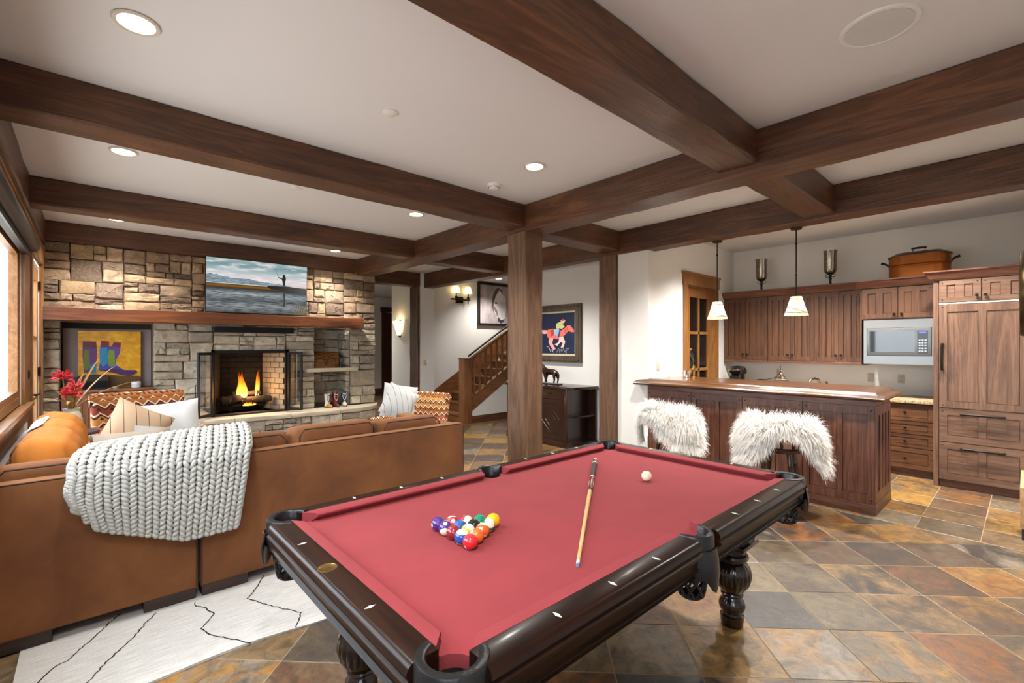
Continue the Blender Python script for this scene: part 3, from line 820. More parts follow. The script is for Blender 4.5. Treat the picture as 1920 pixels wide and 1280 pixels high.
V = [ctr + Vector((math.cos(an + k * d(120)), math.sin(an + k * d(120)))) * R3 for k in range(3)]
BALLS = {(0, 0): (4, '#4a2a7a', 0), (1, 0): (12, '#4a2a7a', 1), (2, 0): (7, '#8a2530', 0), (3, 0): (10, '#1b4f9e', 1), (4, 0): (3, '#d4262c', 0),
    (3, 1): (5, '#e8641c', 0), (2, 2): (13, '#e06018', 1), (1, 3): (14, '#0f6b4f', 1), (0, 4): (1, '#f0b414', 0),
    (0, 1): (11, '#c22c34', 1), (0, 2): (15, '#9a2c32', 1), (0, 3): (6, '#0f7a58', 0), (1, 1): (2, '#1d4f9c', 0), (2, 1): (9, '#efb51c', 1), (1, 2): (8, '#141416', 0)}
bm_me = sphere(BR).v
random.seed(3)
COLN = {1: 'yellow', 2: 'blue', 3: 'red', 4: 'purple', 5: 'orange', 6: 'green', 7: 'maroon', 8: 'black', 9: 'yellow', 10: 'blue', 11: 'red', 12: 'purple', 13: 'orange', 14: 'green', 15: 'maroon'}
for (i, j), (num, col, st) in BALLS.items():
    p = V[0] + (V[1] - V[0]) * (i / 4) + (V[2] - V[0]) * (j / 4)
    me = sphere(BR).mesh('pool_ball', ball_mat(num, col, st), 60)
    o = link('pool_ball', me); o.location = (p.x, p.y, BED + BR)
    fx = Vector((-p.x, -p.y, H - BED)).normalized()
    if num == 13: tgt = fx + Vector((-.25, .25, .15))
    else: tgt = Vector((random.uniform(-1, 1), random.uniform(-1, 1), random.uniform(-.6, 1)))
    o.rotation_euler = tgt.to_track_quat('X', 'Z').to_euler()
    tag(o, ('white pool ball with %s stripe, number %d, in the racked triangle' if st else 'solid %s pool ball, number %d, in the racked triangle') % (COLN[num], num), 'ball', 'racked pool balls')
    for s in (1, -1):
        tmesh = text_mesh(str(num), .0105, INK, 'number')
        for v in tmesh.vertices:
            q = Vector((BR * s, v.co.x * s, v.co.y)); v.co = q.normalized() * BR * 1.004
        link('number', tmesh, o)
o = link('cue_ball', sphere(BR).mesh('cue_ball', plain('ivory', '#efe6cb', .08, Coat_Weight=.4), 60)); o.location = (2.334, 1.451, BED + BR + .0003)
tag(o, 'plain ivory cue ball alone on the red cloth', 'ball')
# ---- cue
A = Vector((1.246, 1.044, BED + .0065)); Bv = Vector((2.46, 1.911, BED + .0155)); dv = Bv - A; Lq = dv.length
cue = thing('pool_cue', 'pool cue with maple shaft and dark inlaid butt lying on the red cloth', 'cue', tuple(A))
def cs(t0, t1, r0, r1, name, mat, n=14):
    part(MB().tube([A + dv * t0, A + dv * (t0 * .5 + t1 * .5), A + dv * t1], [r0, (r0 + r1) / 2, r1], n), name, mat, cue)
cs(0, .008, .0062, .0064, 'tip', plain('chalk_tip', '#6b7aa0', .9)); cs(.008, .026, .0064, .0065, 'ferrule', plain('ferrule', '#eceae4', .3))
cs(.026, .56, .0065, .0105, 'shaft', wood('maple', '#c9985a', '#dcb277', '#e8c691', 0, .3, .05, 40))
cs(.56, .575, .0106, .0108, 'joint_collar', plain('dark_collar', '#1d1512', .3))
cs(.575, .72, .0108, .0123, 'forearm', wood('cocobolo', '#2a1109', '#55250f', '#7d3d1a', 0, .2, .05, 40, coat=.4))
cs(.72, .73, .0124, .0124, 'ring', plain('ferrule', '#eceae4')); cs(.73, .93, .0124, .014, 'wrap', plain('linen_wrap', '#3a3531', .8, bump=.5, bscale=300))
cs(.93, .94, .0141, .0141, 'ring', plain('ferrule', '#eceae4')); cs(.94, .985, .0141, .0147, 'butt_sleeve', wood('cocobolo', '#2a1109', '#55250f', '#7d3d1a', 0)); cs(.985, 1, .0147, .013, 'bumper', plain('ferrule', '#eceae4'))
for k in (0, 1, 3):
    a = k * PI / 2; up = Vector((0, 0, 1)); sd = dv.normalized().cross(up)
    off = (up * math.cos(a) + sd * math.sin(a)) * .0108
    pt0 = A + dv * .60 + off * 1.03; pt1 = A + dv * .70 + off * 1.1; mid = A + dv * .66 + off * 1.09
    part(MB().tube([pt0, mid, pt1], [.0004, .0016, .0004], 6), 'inlay', plain('pearl', '#eceae2'), cue)
# ================================================================== SEATING AREA
SU_M = m_suede(); FOOT = wood('foot_wood', '#20140d', '#33221a', '#46322a', 0, .5, .2)
# rug
rug = thing('area_rug', 'pale ivory rug with thin black wandering lines under the sofa', 'rug', (1.1, 4.4, 0))
def rugP(x, y): return .010 + .003 * math.sin(5 * x + 2 * y) * (1 if y < 3.0 else .1)
mb = MB(); nx, ny = 60, 60
def wav(u): return .02 * math.sin(u * 9) + .012 * math.sin(u * 23 + 1)
def RP(u, v): x = -.265 + u * 2.9; y = 2.69 + wav(u) * (1 - v) + v * 3.7; return (x, y, rugP(x, y))
mb.sheet(RP, nx, ny); bnd = []
mb.sheet(lambda u, v: (RP(u, 0)[0], RP(u, 0)[1], RP(u, 0)[2] * v + .0005), nx, 1)
mb.sheet(lambda u, v: (RP(0, 1 - u)[0], RP(0, 1 - u)[1], RP(0, 1 - u)[2] * v + .0005), ny, 1)
mb.sheet(lambda u, v: (RP(1, u)[0], RP(1, u)[1], RP(1, u)[2] * v + .0005), ny, 1)
def m_rug():
    t = NT('rug_wool'); v = t.coords((1, 14, 1)); n = t.noise(v, 9, 5, .6); n2 = t.noise(t.coords((2, 60, 1)), 12, 3)
    t.set(t.ramp(n, [(.3, hx('#b4b2ae')), (.55, hx('#cccac6')), (.75, hx('#dcdad6'))]), .95); t.bump(n2, .5, .006); return t.m
part(mb, 'pile', m_rug(), rug)
s2 = .34375
RL = [[(200, 1105), (300, 1010), (360, 985), (520, 845), (660, 720)], [(470, 1105), (580, 985), (720, 860), (800, 770), (850, 720)],
      [(1060, 660), (1060, 680), (1120, 690), (1168, 725), (1130, 770), (1098, 805), (1140, 840), (1230, 860), (1370, 887)],
      [(1440, 515), (1400, 580), (1352, 640), (1430, 670), (1520, 690), (1640, 715), (1630, 760), (1612, 800)], [(1510, 490), (1545, 500), (1580, 505)]]
for ln in RL:
    pts = [oz(a * s2, 900 + b * s2, .014) for a, b in ln]; dense = []
    for p, q in zip(pts[:-1], pts[1:]):
        n = max(2, int((q - p).length / .018))
        for i in range(n):
            r = p + (q - p) * (i / n); dense.append((r.x + random.uniform(-.005, .005), r.y + random.uniform(-.005, .005)))
    dense.append((pts[-1].x, pts[-1].y)); st = MB(); vs = []
    for i, p in enumerate(dense):
        a = Vector(dense[max(i - 1, 0)]); b = Vector(dense[min(i + 1, len(dense) - 1)]); t = (b - a).normalized(); nn = Vector((-t.y, t.x)) * random.uniform(.0025, .0045)
        for s in (-1, 1): vs.append((p[0] + nn.x * s, p[1] + nn.y * s, rugP(p[0], p[1]) + .0012))
    st.add(vs, [(2 * i, 2 * i + 1, 2 * i + 3, 2 * i + 2)[::-1] for i in range(len(dense) - 1)])
    part(st, 'woven_line', plain('black_wool', '#1b1b1c', .95), rug)

# sectional sofa: two units
YB = 3.395
def sofa_unit(label, x0, x1, endarm, cush):
    t = thing('sectional_sofa', label, 'sofa', ((x0 + x1) / 2, 3.9, 0), group='sectional sofa units')
    part(RB(x0, x1, YB, YB + .11, .075, .86, r=.022, seg=3), 'back_panel', SU_M, t)
    part(RB(x0, x1 - (.12 if endarm else 0), YB + .10, YB + .98, .075, .30, r=.02, seg=2), 'base', SU_M, t)
    if endarm: part(RB(x1 - .14, x1, YB + .02, YB + 1.0, .075, .85, r=.03, seg=3), 'arm', SU_M, t)
    for a, b, h in cush:
        m = MB().rbox(a, b, -.11, .11, 0, h, r=.07, seg=4); m.xf(rotm((0, YB + .225, .43), rx=-.14))
        cu = part(m, 'back_cushion', SU_M, t)
        part(RB(a + .005, b - .005, YB + .2, YB + .96, .30, .47, r=.05, seg=3), 'seat_cushion', SU_M, t)
        hz = .43 + h * math.cos(.14)
        pts = [(a + .03, YB + .105, .60), (a + .03, YB + .12, hz - .05), (a + .07, YB + .14, hz - .006), (b - .07, YB + .14, hz - .006), (b - .03, YB + .12, hz - .05), (b - .03, YB + .105, .6)]
        part(MB().tube(pts, .006, 6), 'piping', plain('dark_piping', '#3a2413', .8), cu)
    for fx in ((x0 + .0, x0 + .27), (x1 - .27, x1 - .0)):
        part(B(fx[0] + .01, fx[1] - .01, YB + .015, YB + .13, .0115, .078), 'foot', FOOT, t, smooth=0)
        part(B(fx[0] + .01, fx[1] - .01, YB + .82, YB + .93, .0115, .078), 'foot', FOOT, t, smooth=0)
    sm = MB().tube([(x0 + .004, YB - .001, .08), (x0 + .004, YB - .001, .845), ], .004, 6).tube([(x1 - .004, YB - .001, .08), (x1 - .004, YB - .001, .845)], .004, 6).tube([(x0 + .01, YB + .004, .856), (x1 - .01, YB + .004, .856)], .004, 6)
    part(sm, 'seam', plain('dark_piping', '#3a2413'), t)
    return t
sofa_unit('brown suede sofa unit with a knitted throw over its back', -.41, .485, False, [(-.40, .46, .485)])
sofa_unit('brown suede sofa unit with an end arm, behind the pool table', .497, 2.48, True, [(.52, 1.06, .505), (1.085, 1.72, .52), (1.745, 2.33, .50)])
lu = thing('sectional_sofa', 'brown suede sofa unit along the window wall under the mustard throw', 'sofa', (0, 5.0, 0), group='sectional sofa units')
part(RB(-.41, -.30, 4.40, 5.75, .075, .80, r=.02), 'back_panel', SU_M, lu); part(RB(-.31, .55, 4.40, 5.62, .075, .30, r=.02), 'base', SU_M, lu)
part(RB(-.16, .58, 4.41, 5.6, .30, .47, r=.05, seg=3), 'seat_cushion', SU_M, lu); part(RB(-.41, .55, 5.62, 5.76, .075, .62, r=.03, seg=3), 'arm', SU_M, lu)
for a, b in ((4.42, 5.0), (5.01, 5.6)):
    m = MB().rbox(-.07, .07, a, b, 0, .46, r=.05, seg=3); m.xf(rotm((-.19, 0, .47), ry=-.08)); part(m, 'back_cushion', SU_M, lu)
for x in (-.38, .42):
    for y in (4.45, 5.62): part(B(x, x + .1, y, y + .1, .0115, .078), 'foot', FOOT, lu, smooth=0)
# mustard throw over the left unit
def Mt(u, v):
    y = 3.84 + u * 1.63; w = .012 * math.sin(u * 21 + v * 5) + .008 * math.sin(u * 47 + v * 13)
    prof = [(-.355, .84), (-.35, .90), (-.32, .965), (-.26, 1.0), (-.19, 1.005), (-.11, .98), (-.06, .92), (-.035, .82), (-.03, .70)]
    t = v * (len(prof) - 1); i = min(int(t), len(prof) - 2); f = t - i
    x = prof[i][0] + (prof[i + 1][0] - prof[i][0]) * f; z = prof[i][1] + (prof[i + 1][1] - prof[i][1]) * f
    k = max(0.0, 1 - u / .07); z -= .22 * k * k * max(0, min(1, (z - .6) * 4))
    return (x + w, y + .02 * math.sin(v * 9), z + w * .9)
MUST = m_cloth('mustard_linen', '#a8610f', .85, 200, .3, .15)
mb = MB().sheet(Mt, 50, 32); mb.sheet(lambda u, v: tuple(Vector(Mt(1 - u, v)) - Vector((0, 0, .008))), 50, 32)
mu = thing('mustard_throw', 'rumpled mustard yellow throw over the sofa back by the window', 'throw', (-.2, 4.5, .9))
part(mb, 'fabric', MUST, mu, smooth=60)
def Wt(u, v): p = Mt(.35 + u * .42, .12 + v * .28); return (p[0], p[1], p[2] + .012 + .006 * math.sin(u * 12))
mb = MB().sheet(Wt, 20, 12); mb.sheet(lambda u, v: tuple(Vector(Wt(1 - u, v)) - Vector((0, 0, .006))), 20, 12)
part(mb, 'white_lining', m_cloth('white_linen', '#c9c1b6', .85), mu, smooth=60)

# ---- chunky knit throw
Z3 = lambda a, b: (a * .26567, 680 + b * .26567)
BLK = [(0.0, .30), (.16, .20), (.30, .02), (1.0, .0)]
def base_pt(s, v):
    """s across 0..1, v 0 at the cushion top .. 1 at the lower hem"""
    xb = -.05 + .735 * s; zb = .60 - .19 * min(1, s * 1.6) + .02 * max(0, s - .8) * 5 * .3
    zb += .10 * max(0, .12 - s) / .12
    xt = -.09 + .865 * s; xc = .03 + .80 * s
    w_ = s ** .6; path = [(xc, 3.64 + .16 * w_, .945 + .025 * w_), (xc * .5 + xt * .5 + .01, 3.58 + .06 * w_, .953 + .027 * w_), (xt + .02, 3.49 + .01 * w_, .94 + .012 * w_), (xt, 3.40, .90), (xt * .97 - .002, 3.362, .85), (None, None, None)]
    if v < .42:
        t = v / .42 * 4; i = min(int(t), 3); f = t - i; p, q = path[i], path[i + 1]
        f = f
        return Vector([p[k] + (q[k] - p[k]) * f for k in range(3)])
    f = (v - .42) / .58
    return Vector((xt * .97 * (1 - f) + xb * f - .03 * math.sin(PI * f) * max(0, 1 - s * 3), 3.362 - .012 * math.sin(f * PI) - .02 * f, .85 * (1 - f) + zb * f))
def kn_norm(s, v):
    e = .01; a = base_pt(min(1, s + e), v) - base_pt(max(0, s - e), v); b = base_pt(s, min(1, v + e)) - base_pt(s, max(0, v - e))
    n = b.cross(a).normalized()
    return n if n.dot(Vector((0, -.6, .8))) > 0 else -n
YARN = m_cloth('chunky_yarn', '#b0afa9', .95, 90, .35, .05)
kb = thing('knit_throw', 'chunky cable-knit off-white throw hanging over the sofa back', 'blanket', (.33, 3.4, .6))
mb = MB(); NR = 12; NS = 25
def yarn(pts, r): mb.tube(pts, r, 7)
for r_ in range(NR):
    s0 = (r_ + .5) / NR; hw = .5 / NR
    for k in range(NS):
        v0 = (k + .1) / NS; v1 = (k + 1.5) / NS
        for sg in (-1, 1):
            pts = []; rad = []
            for i in range(5):
                f = i / 4; s = s0 + sg * hw * (.78 - .66 * f ** 1.3); v = min(.995, v0 + (v1 - v0) * f)
                s = min(max(s + random.uniform(-.003, .003), .004), .996)
                n = kn_norm(s, v); lift = .012 + .016 * math.sin(PI * (f * .8 + .08))
                pts.append(base_pt(s, v) + n * lift); rad.append(.0125 * (.55 + .55 * math.sin(PI * (f * .8 + .1))))
            yarn(pts, rad)
    # purl bumps between ribs
    if r_ < NR - 1:
        for k in range(NS):
            v = (k + .5) / NS; sA = (r_ + 1) / NR
            pts = [base_pt(sA + q * hw * .5, min(.99, v + .010 * q)) + kn_norm(sA, v) * (.002 + .006 * (1 - q * q)) for q in (-1, -.4, .4, 1)]
            yarn(pts, [.006, .0095, .0095, .006])
for s in (.004, .996):
    pts = [base_pt(s, .01 + .98 * i / 60) + kn_norm(s, .01 + .98 * i / 60) * (.012 + .004 * math.sin(i * 1.8)) for i in range(61)]; yarn(pts, .012)
pts = [base_pt(.004 + .992 * i / 60, .993) + kn_norm(.004 + .992 * i / 60, .98) * (.010 + .005 * math.sin(i * 2.2)) for i in range(61)]; yarn(pts, .013)
part(mb, 'knit_stitches', YARN, kb, smooth=70)
def shB(u, v): return tuple(base_pt(u, v * .985) + kn_norm(u, v * .985) * .003)
part(MB().sheet(shB, 30, 40), 'backing', m_cloth('yarn_shadow', '#8f8b83', .95), kb, smooth=70)  # sheet behind the stitches, coloured darker as shade in the gaps

# ---- cushions on the sofa
def cushion(name, label, w, h, t, loc, rz, rx, mat, ry=0.0, group=None):
    mb = pillow(w, h, t); mb.xf(rotm(loc, rz, rx, ry)); return solo(mb, name, mat, label, 'cushion', group, smooth=60)
BST = m_stripe('beige_stripe', '#b2967a', '#3d2412', 13.0, .05, 0)
cushion('throw_cushion', 'beige cushion with thin brown lines leaning in the sofa corner', .42, .42, .15, (.26, 4.66, .88), .35, -.3, BST, .55)
cushion('throw_cushion', 'plain white square cushion on the sofa seat', .42, .42, .14, (.52, 5.0, .86), -.25, -.35, m_cloth('white_cushion', '#bab8b5', .9), -.12)
cushion('throw_cushion', 'taupe cushion lying low behind the sofa back', .42, .38, .14, (.22, 4.02, .80), .1, -.4, m_cloth('taupe_linen', '#8f8070', .9), 0)
cushion('throw_cushion', 'grey cushion wedged behind the knitted throw', .46, .36, .14, (.42, 4.30, .78), -.25, -.45, m_cloth('grey_linen', '#807d76', .9), .1)
cushion('throw_cushion', 'terracotta kilim cushion lying on the seat behind the knit', .42, .34, .12, (.66, 4.60, .70), -.2, -.9, m_kilim('kilim_rose', 9.0), .0)
# ---- kilim armchairs
def armchair(label, loc, rz, scale=1.0):
    t = thing('kilim_armchair', label, 'armchair', loc, rz, 'kilim armchairs by the fireplace')
    K = m_kilim('kilim_weave', 9.0); t.scale = (scale, scale, scale)
    P = lambda mb, n, m=K: part(mb, n, m, t, world=False)
    P(RB(-.46, .46, -.42, .44, .12, .34, r=.04, seg=3), 'base'); P(RB(-.30, .30, -.46, .34, .33, .49, r=.06, seg=3), 'seat_cushion')
    m = MB().rbox(-.42, .42, -.09, .09, 0, .62, r=.07, seg=4); m.xf(rotm((0, .37, .34), rx=-.22)); P(m, 'backrest')
    m = MB().lathe([(0, -.43), (.07, -.43), (.082, -.40), (.082, .40), (.07, .43), (0, .43)], 18, (0, 0, 0), axis=0); m.xf(Matrix.Translation((0, .50, .93))); P(m, 'back_roll')
    for s in (-1, 1):
        a = P(RB(s * .40 - .07, s * .40 + .07, -.44, .36, .30, .57, r=.04, seg=3), 'arm')
        m = MB().lathe([(0, -.46), (.07, -.455), (.08, -.42), (.08, .36), (.06, .38), (0, .38)], 16, (s * .40, 0, .585), axis=1); part(m, 'arm_roll', K, a, world=False)
        for y in (-.38, .38): P(MB().lathe([(0, 0), (.022, 0), (.035, .12), (0, .12)], 10, (s * .38, y, 0)), 'leg', FOOT)
    return t
armchair('kilim armchair with its back to the stone fireplace, white cushion before it', (.47, 6.42, .0115), .12)
armchair('kilim armchair beside the staircase with a striped cushion on it', (3.30, 5.80, 0), -PI / 2 + .35, .86)
GST = m_stripe('grey_stripe', '#b9bab7', '#2c3136', 14.0, .05, 0)
cushion('throw_cushion', 'white cushion with dark stripes on the armchair near the stairs', .42, .42, .15, (2.93, 5.40, .82), -.15, -.3, GST, .5)
cushion('throw_cushion', 'second white cushion behind the dark striped one', .46, .46, .14, (3.10, 5.72, .80), -.3, -.3, m_cloth('white_cushion', '#bab8b5'), .2)
# ---- plant in a vase on a small side table by the window
st = thing('side_table', 'small round table under the flower vase by the window', 'side table', (-.14, 6.15, .0115))
part(MB().lathe([(0, .70), (.2, .70), (.21, .712), (.2, .725), (0, .725)], 28, (-.14, 6.15, 0)), 'table_top', FOOT, st)
part(MB().lathe([(0, .0115), (.15, .0115), (.15, .025), (.03, .04), (.03, .7), (0, .7)], 20, (-.14, 6.15, 0)), 'pedestal', FOOT, st)
vs_ = thing('flower_vase', 'pale ceramic vase holding red flowers and golden strap leaves', 'vase', (-.14, 6.15, .725))
vc = (-.14, 6.15, .725)
part(MB().lathe([(0, 0), (.055, 0), (.075, .04), (.085, .10), (.07, .17), (.055, .20), (.065, .225), (.058, .22), (.048, .2), (0, .19)], 24, vc), 'vase', plain('ceramic', '#cfc7b2', .3), vs_)
LEAF = plain('golden_leaf', '#b5822f', .5, var=.2); RED = plain('red_petal', '#c3202a', .5, var=.15); PINK = plain('pink_petal', '#e0626a', .5); GRN = plain('stem_green', '#6f6a2a', .6)
random.seed(12)
def leaf(az, L, lean, droop, w):
    mb = MB(); dr = Vector((math.cos(az), math.sin(az), 0)); sd = Vector((-dr.y, dr.x, 0)); base = Vector(vc) + Vector((0, 0, .2)); vs = []
    n = 10
    for i in range(n + 1):
        t = i / n; p = base + dr * (lean * L * t + droop * t * t * .5) + Vector((0, 0, L * t * (1 - .45 * droop * t * 2)))
        ww = w * math.sin(PI * min(1, t * .86 + .12)) ; fold = .35
        for q in (-1, 0, 1): vs.append(p + sd * q * ww + Vector((0, 0, fold * ww * abs(q))))
    fs = [(i * 3 + k, i * 3 + k + 1, i * 3 + k + 4, i * 3 + k + 3) for i in range(n) for k in range(2)]
    mb.add(vs, fs); mb.add([Vector(v) - Vector((0, 0, .0015)) for v in vs], [f[::-1] for f in fs])
    part(mb, 'leaf', LEAF, vs_)
for az, L, ln, dr, w in ((.3, .50, .55, .15, .022), (.0, .36, .9, .30, .02), (-.3, .30, .9, .45, .018), (2.9, .34, .30, .2, .018), (3.9, .30, .35, .5, .018), (1.2, .42, .3, .2, .02), (-1.6, .30, .7, .7, .02), (.6, .55, .35, .1, .018)): leaf(az, L, ln, dr, w)
for hx_, hy_, hz in ((-.06, -.02, .52), (.03, .03, .43), (.0, -.05, .36)):
    hc = Vector(vc) + Vector((hx_, hy_, hz)); part(MB().tube([Vector(vc) + Vector((hx_ * .2, hy_ * .2, .18)), Vector(vc) + Vector((hx_ * .6, hy_ * .6, hz * .6)), hc], .006, 6), 'stem', GRN, vs_)
    fl = MB()
    for q in range(34):
        a = random.uniform(0, 2 * PI); el = random.uniform(-.3, 1.2); dv2 = Vector((math.cos(a) * math.cos(el), math.sin(a) * math.cos(el), math.sin(el))); L = random.uniform(.05, .085)
        e = hc + dv2 * L; fl.tube([hc, hc + dv2 * L * .6, e], [.003, .006, .009], 5, mi=random.choice((0, 0, 1)))
        sd = dv2.orthogonal().normalized() * .014; s3 = dv2.cross(sd)
        fl.add([e - sd, e + dv2 * .022, e + sd, e + s3], [(0, 1, 2), (2, 1, 3), (3, 1, 0)], random.choice((0, 0, 1)))
    part(fl, 'flower_head', [RED, PINK], vs_, smooth=0)
# ================================================================== FIREPLACE THINGS
mant = solo(beam_mesh(0, -.435, 3.53, 7.76, 8.02, 1.855, 2.02, .003, .008), 'mantel_beam', wood('mantel_wood', '#3a1d0f', '#6a3a1e', '#8a5430', 0, .4, .4, 22), 'thick reddish wooden mantel shelf along the stone wall', 'mantel', smooth=25)
# television
tv = thing('television', 'flat television on the stone wall showing an angler in a river', 'television', (1.91, 7.86, 2.03))
TVM = rotm((1.915, 7.92, 2.035), rx=.05)
BLK = plain('black_plastic', '#17181a'); SCR = .62
x0, x1, z0, z1 = -.70, .70, .0, .80
m = MB().rbox(x0, x1, -.012, .03, z0, z1, r=.004).box(-.3, .3, .03, .09, .2, .6); m.xf(TVM); part(m, 'housing', BLK, tv)
def tv_mat():
    t = NT('tv_picture'); v = t.coords(kind='Generated'); sp = t.node('ShaderNodeSeparateXYZ'); t.link(v, sp.inputs[0])
    z = sp.outputs[2]
    base = t.ramp(z, [(0, hx('#4a4f52')), (.12, hx('#8d9294')), (.25, hx('#5d666b')), (.36, hx('#9aa2a5')), (.44, hx('#414a50')), (.465, hx('#3b2c14')), (.50, hx('#7a5518')), (.53, hx('#41351c')), (.54, hx('#c6bcbd')), (.66, hx('#cfc3c4')), (.78, hx('#9fb0b3')), (.9, hx('#6b8a90')), (1, hx('#8da3a5'))])
    n = t.noise(t.coords((6, 1, 34), kind='Generated'), 2.0, 5); n2 = t.noise(t.coords((3, 1, 9), kind='Generated'), 2.0, 4)
    water = t.math('LESS_THAN', z, .46); base = t.mix(t.math('MULTIPLY', water, t.ramp(n, [(.4, (0, 0, 0, 1)), (.62, (.8, .8, .8, 1))])), base, hx('#20272b'))
    sky = t.math('GREATER_THAN', z, .6); base = t.mix(t.math('MULTIPLY', sky, t.ramp(n2, [(.45, (0, 0, 0, 1)), (.65, (.7, .7, .7, 1))])), base, hx('#e3dcdc'))
    t.set((0, 0, 0, 1), .12); t.link(base, t.b.inputs['Emission Color']); t.b.inputs['Emission Strength'].default_value = SCR; return t.m
m = MB().box(x0 + .008, x1 - .008, -.0135, -.012, z0 + .012, z1 - .008); m.xf(TVM); scr = part(m, 'screen', tv_mat(), tv, smooth=0)
def pic(poly, name, col, lift, s=SCR):
    q = MB().prism(poly, -.0136 - lift, -.0135, axis=1); q.xf(TVM); part(q, name, emis('tv_' + name + col, col, s), scr, smooth=0)
rg = [-.692, .435]; random.seed(8); mts = [(-.692, .44)]
for i in range(29):
    u = i / 28; h = .085 * (1 - u) ** .6 + .03 * (.5 + .5 * math.sin(u * 17)) * (1 - u) + random.uniform(-.012, .012) * (1 - u)
    mts.append((-.692 + 1.2 * u, .44 + max(.004, h + .01 * (1 - u))))
mts.append((.52, .44)); 
tmn = NT('tv_mountain'); nmn = tmn.noise(tmn.coords((9, 1, 26), kind='Generated'), 2.2, 6, .7, .6)
tmn.set((0, 0, 0, 1), .3); tmn.link(tmn.ramp(nmn, [(.38, hx('#26343c')), (.5, hx('#5f7884')), (.6, hx('#bccbd2'))]), tmn.b.inputs['Emission Color']); tmn.b.inputs['Emission Strength'].default_value = SCR
q_ = MB().prism(mts, -.0139, -.0135, axis=1); q_.xf(TVM); part(q_, 'mountain', tmn.m, scr, smooth=0)
pic([(.10, .43), (.14, .448), (.35, .452), (.69, .440), (.69, .352), (.4, .372), (.15, .398)], 'reed_bank', '#18160f', .0005)
pic([(.335, .455), (.325, .52), (.31, .58), (.29, .575), (.26, .595), (.255, .588), (.30, .562), (.322, .57), (.325, .60), (.33, .625), (.345, .635), (.36, .628), (.362, .61), (.372, .595), (.375, .56), (.365, .52), (.362, .455)], 'angler', '#15151a', .0007)
pic([(.262, .592), (.222, .70), (.225, .70), (.266, .594)], 'fishing_rod', '#26262c', .0007)
pic([(.335, .345), (.345, .25), (.335, .15), (.352, .12), (.372, .16), (.362, .26), (.368, .345)], 'angler_reflection', '#22262a', .0006)
for i in range(16):
    a = .50 + i * .012; pic([(a, .0125), (a + .03 + .004 * i, .14 + .09 * ((i * 7) % 5) / 5), (a + .034 + .004 * i, .13 + .09 * ((i * 7) % 5) / 5), (a + .012, .0125)], 'grass_blade', '#4a4026' if i % 2 else '#6e6240', .0008)
sb = thing('soundbar', 'slim black soundbar fixed under the mantel', 'soundbar', (1.87, 7.97, 1.745))
part(RB(1.31, 2.43, 7.93, 8.03, 1.745, 1.832, r=.008), 'cabinet', BLK, sb); part(B(1.33, 2.41, 7.926, 7.931, 1.753, 1.825), 'grille', plain('speaker_cloth', '#0f1012', .95, bump=.5, bscale=300), sb, smooth=0)
# firebox
fb = thing('firebox', 'brick-lined firebox with black metal surround', 'firebox', (1.837, 8.4, .5))
BRK = plain('soot_brick', '#1e1815', .95, bump=.5, bscale=40, var=.3); PALE = plain('firebrick', '#a79f8c', .85, bump=.4, bscale=40, var=.1)
yb = YC + .56
part(MB().add([(FX0, YC, .5), (FX1, YC, .5), (FX1 - .2, yb, .5), (FX0 + .2, yb, .5)], [(0, 1, 2, 3)]).box(FX0, FX1, 8.02, YC + .05, .5, .525), 'hearth_floor', plain('hearth_black', '#1d1a18', .6), fb, smooth=0)
part(MB().add([(FX0, YC, FZ1 - .002), (FX1, YC, FZ1 - .002), (FX1, yb + .05, FZ1 - .002), (FX0, yb + .05, FZ1 - .002)], [(3, 2, 1, 0)]), 'smoke_shelf', plain('soot', '#0c0a09', .95), fb, smooth=0)
def brick_wall(a, b, mat, back):
    a = Vector(a); b = Vector(b); L = (b - a).length; ang = math.atan2(b.y - a.y, b.x - a.x); rows = 11; h = (FZ1 - .5) / rows
    part(MB().add([(a.x, a.y, .5), (b.x, b.y, .5), (b.x, b.y, FZ1), (a.x, a.y, FZ1)], [(0, 1, 2, 3)]).xf(Matrix.Translation((0, .012, 0))), 'lining', plain('soot_mortar', '#120e0c', .95), fb, smooth=0)
    for r in range(rows):
        x = -(.11 if r % 2 else 0)
        while x < L:
            u0, u1 = max(0, x), min(L, x + .215); x += .22
            if u1 - u0 < .03: continue
            m_ = MB().rbox(u0 + .003, u1 - .003, 0, .02, r * h + .5 + .003, (r + 1) * h + .5 - .003, r=.003, seg=1)
            m_.xf(Matrix.Translation((a.x, a.y, 0)) @ Matrix.Rotation(ang, 4, 'Z')); part(m_, 'brick', mat, fb, smooth=0)
brick_wall((FX0 + .20, yb - .02, 0), (FX1 - .20, yb - .02, 0), BRK, 1)
brick_wall((FX0 + .01, YC, 0), (FX0 + .20, yb - .02, 0), BRK, 0)
brick_wall((FX1 - .20, yb - .02, 0), (FX1 - .01, YC, 0), PALE, 0)
IRON = plain('black_iron', '#1c1c1e', .4, .5)
part(MB().box(FX0 - .03, FX0 + .015, 8.015, 8.05, .5, FZ1 + .03).box(FX1 - .015, FX1 + .03, 8.015, 8.05, .5, FZ1 + .03).box(FX0 - .03, FX1 + .03, 8.015, 8.05, FZ1 - .02, FZ1 + .03), 'surround', IRON, fb, smooth=0)
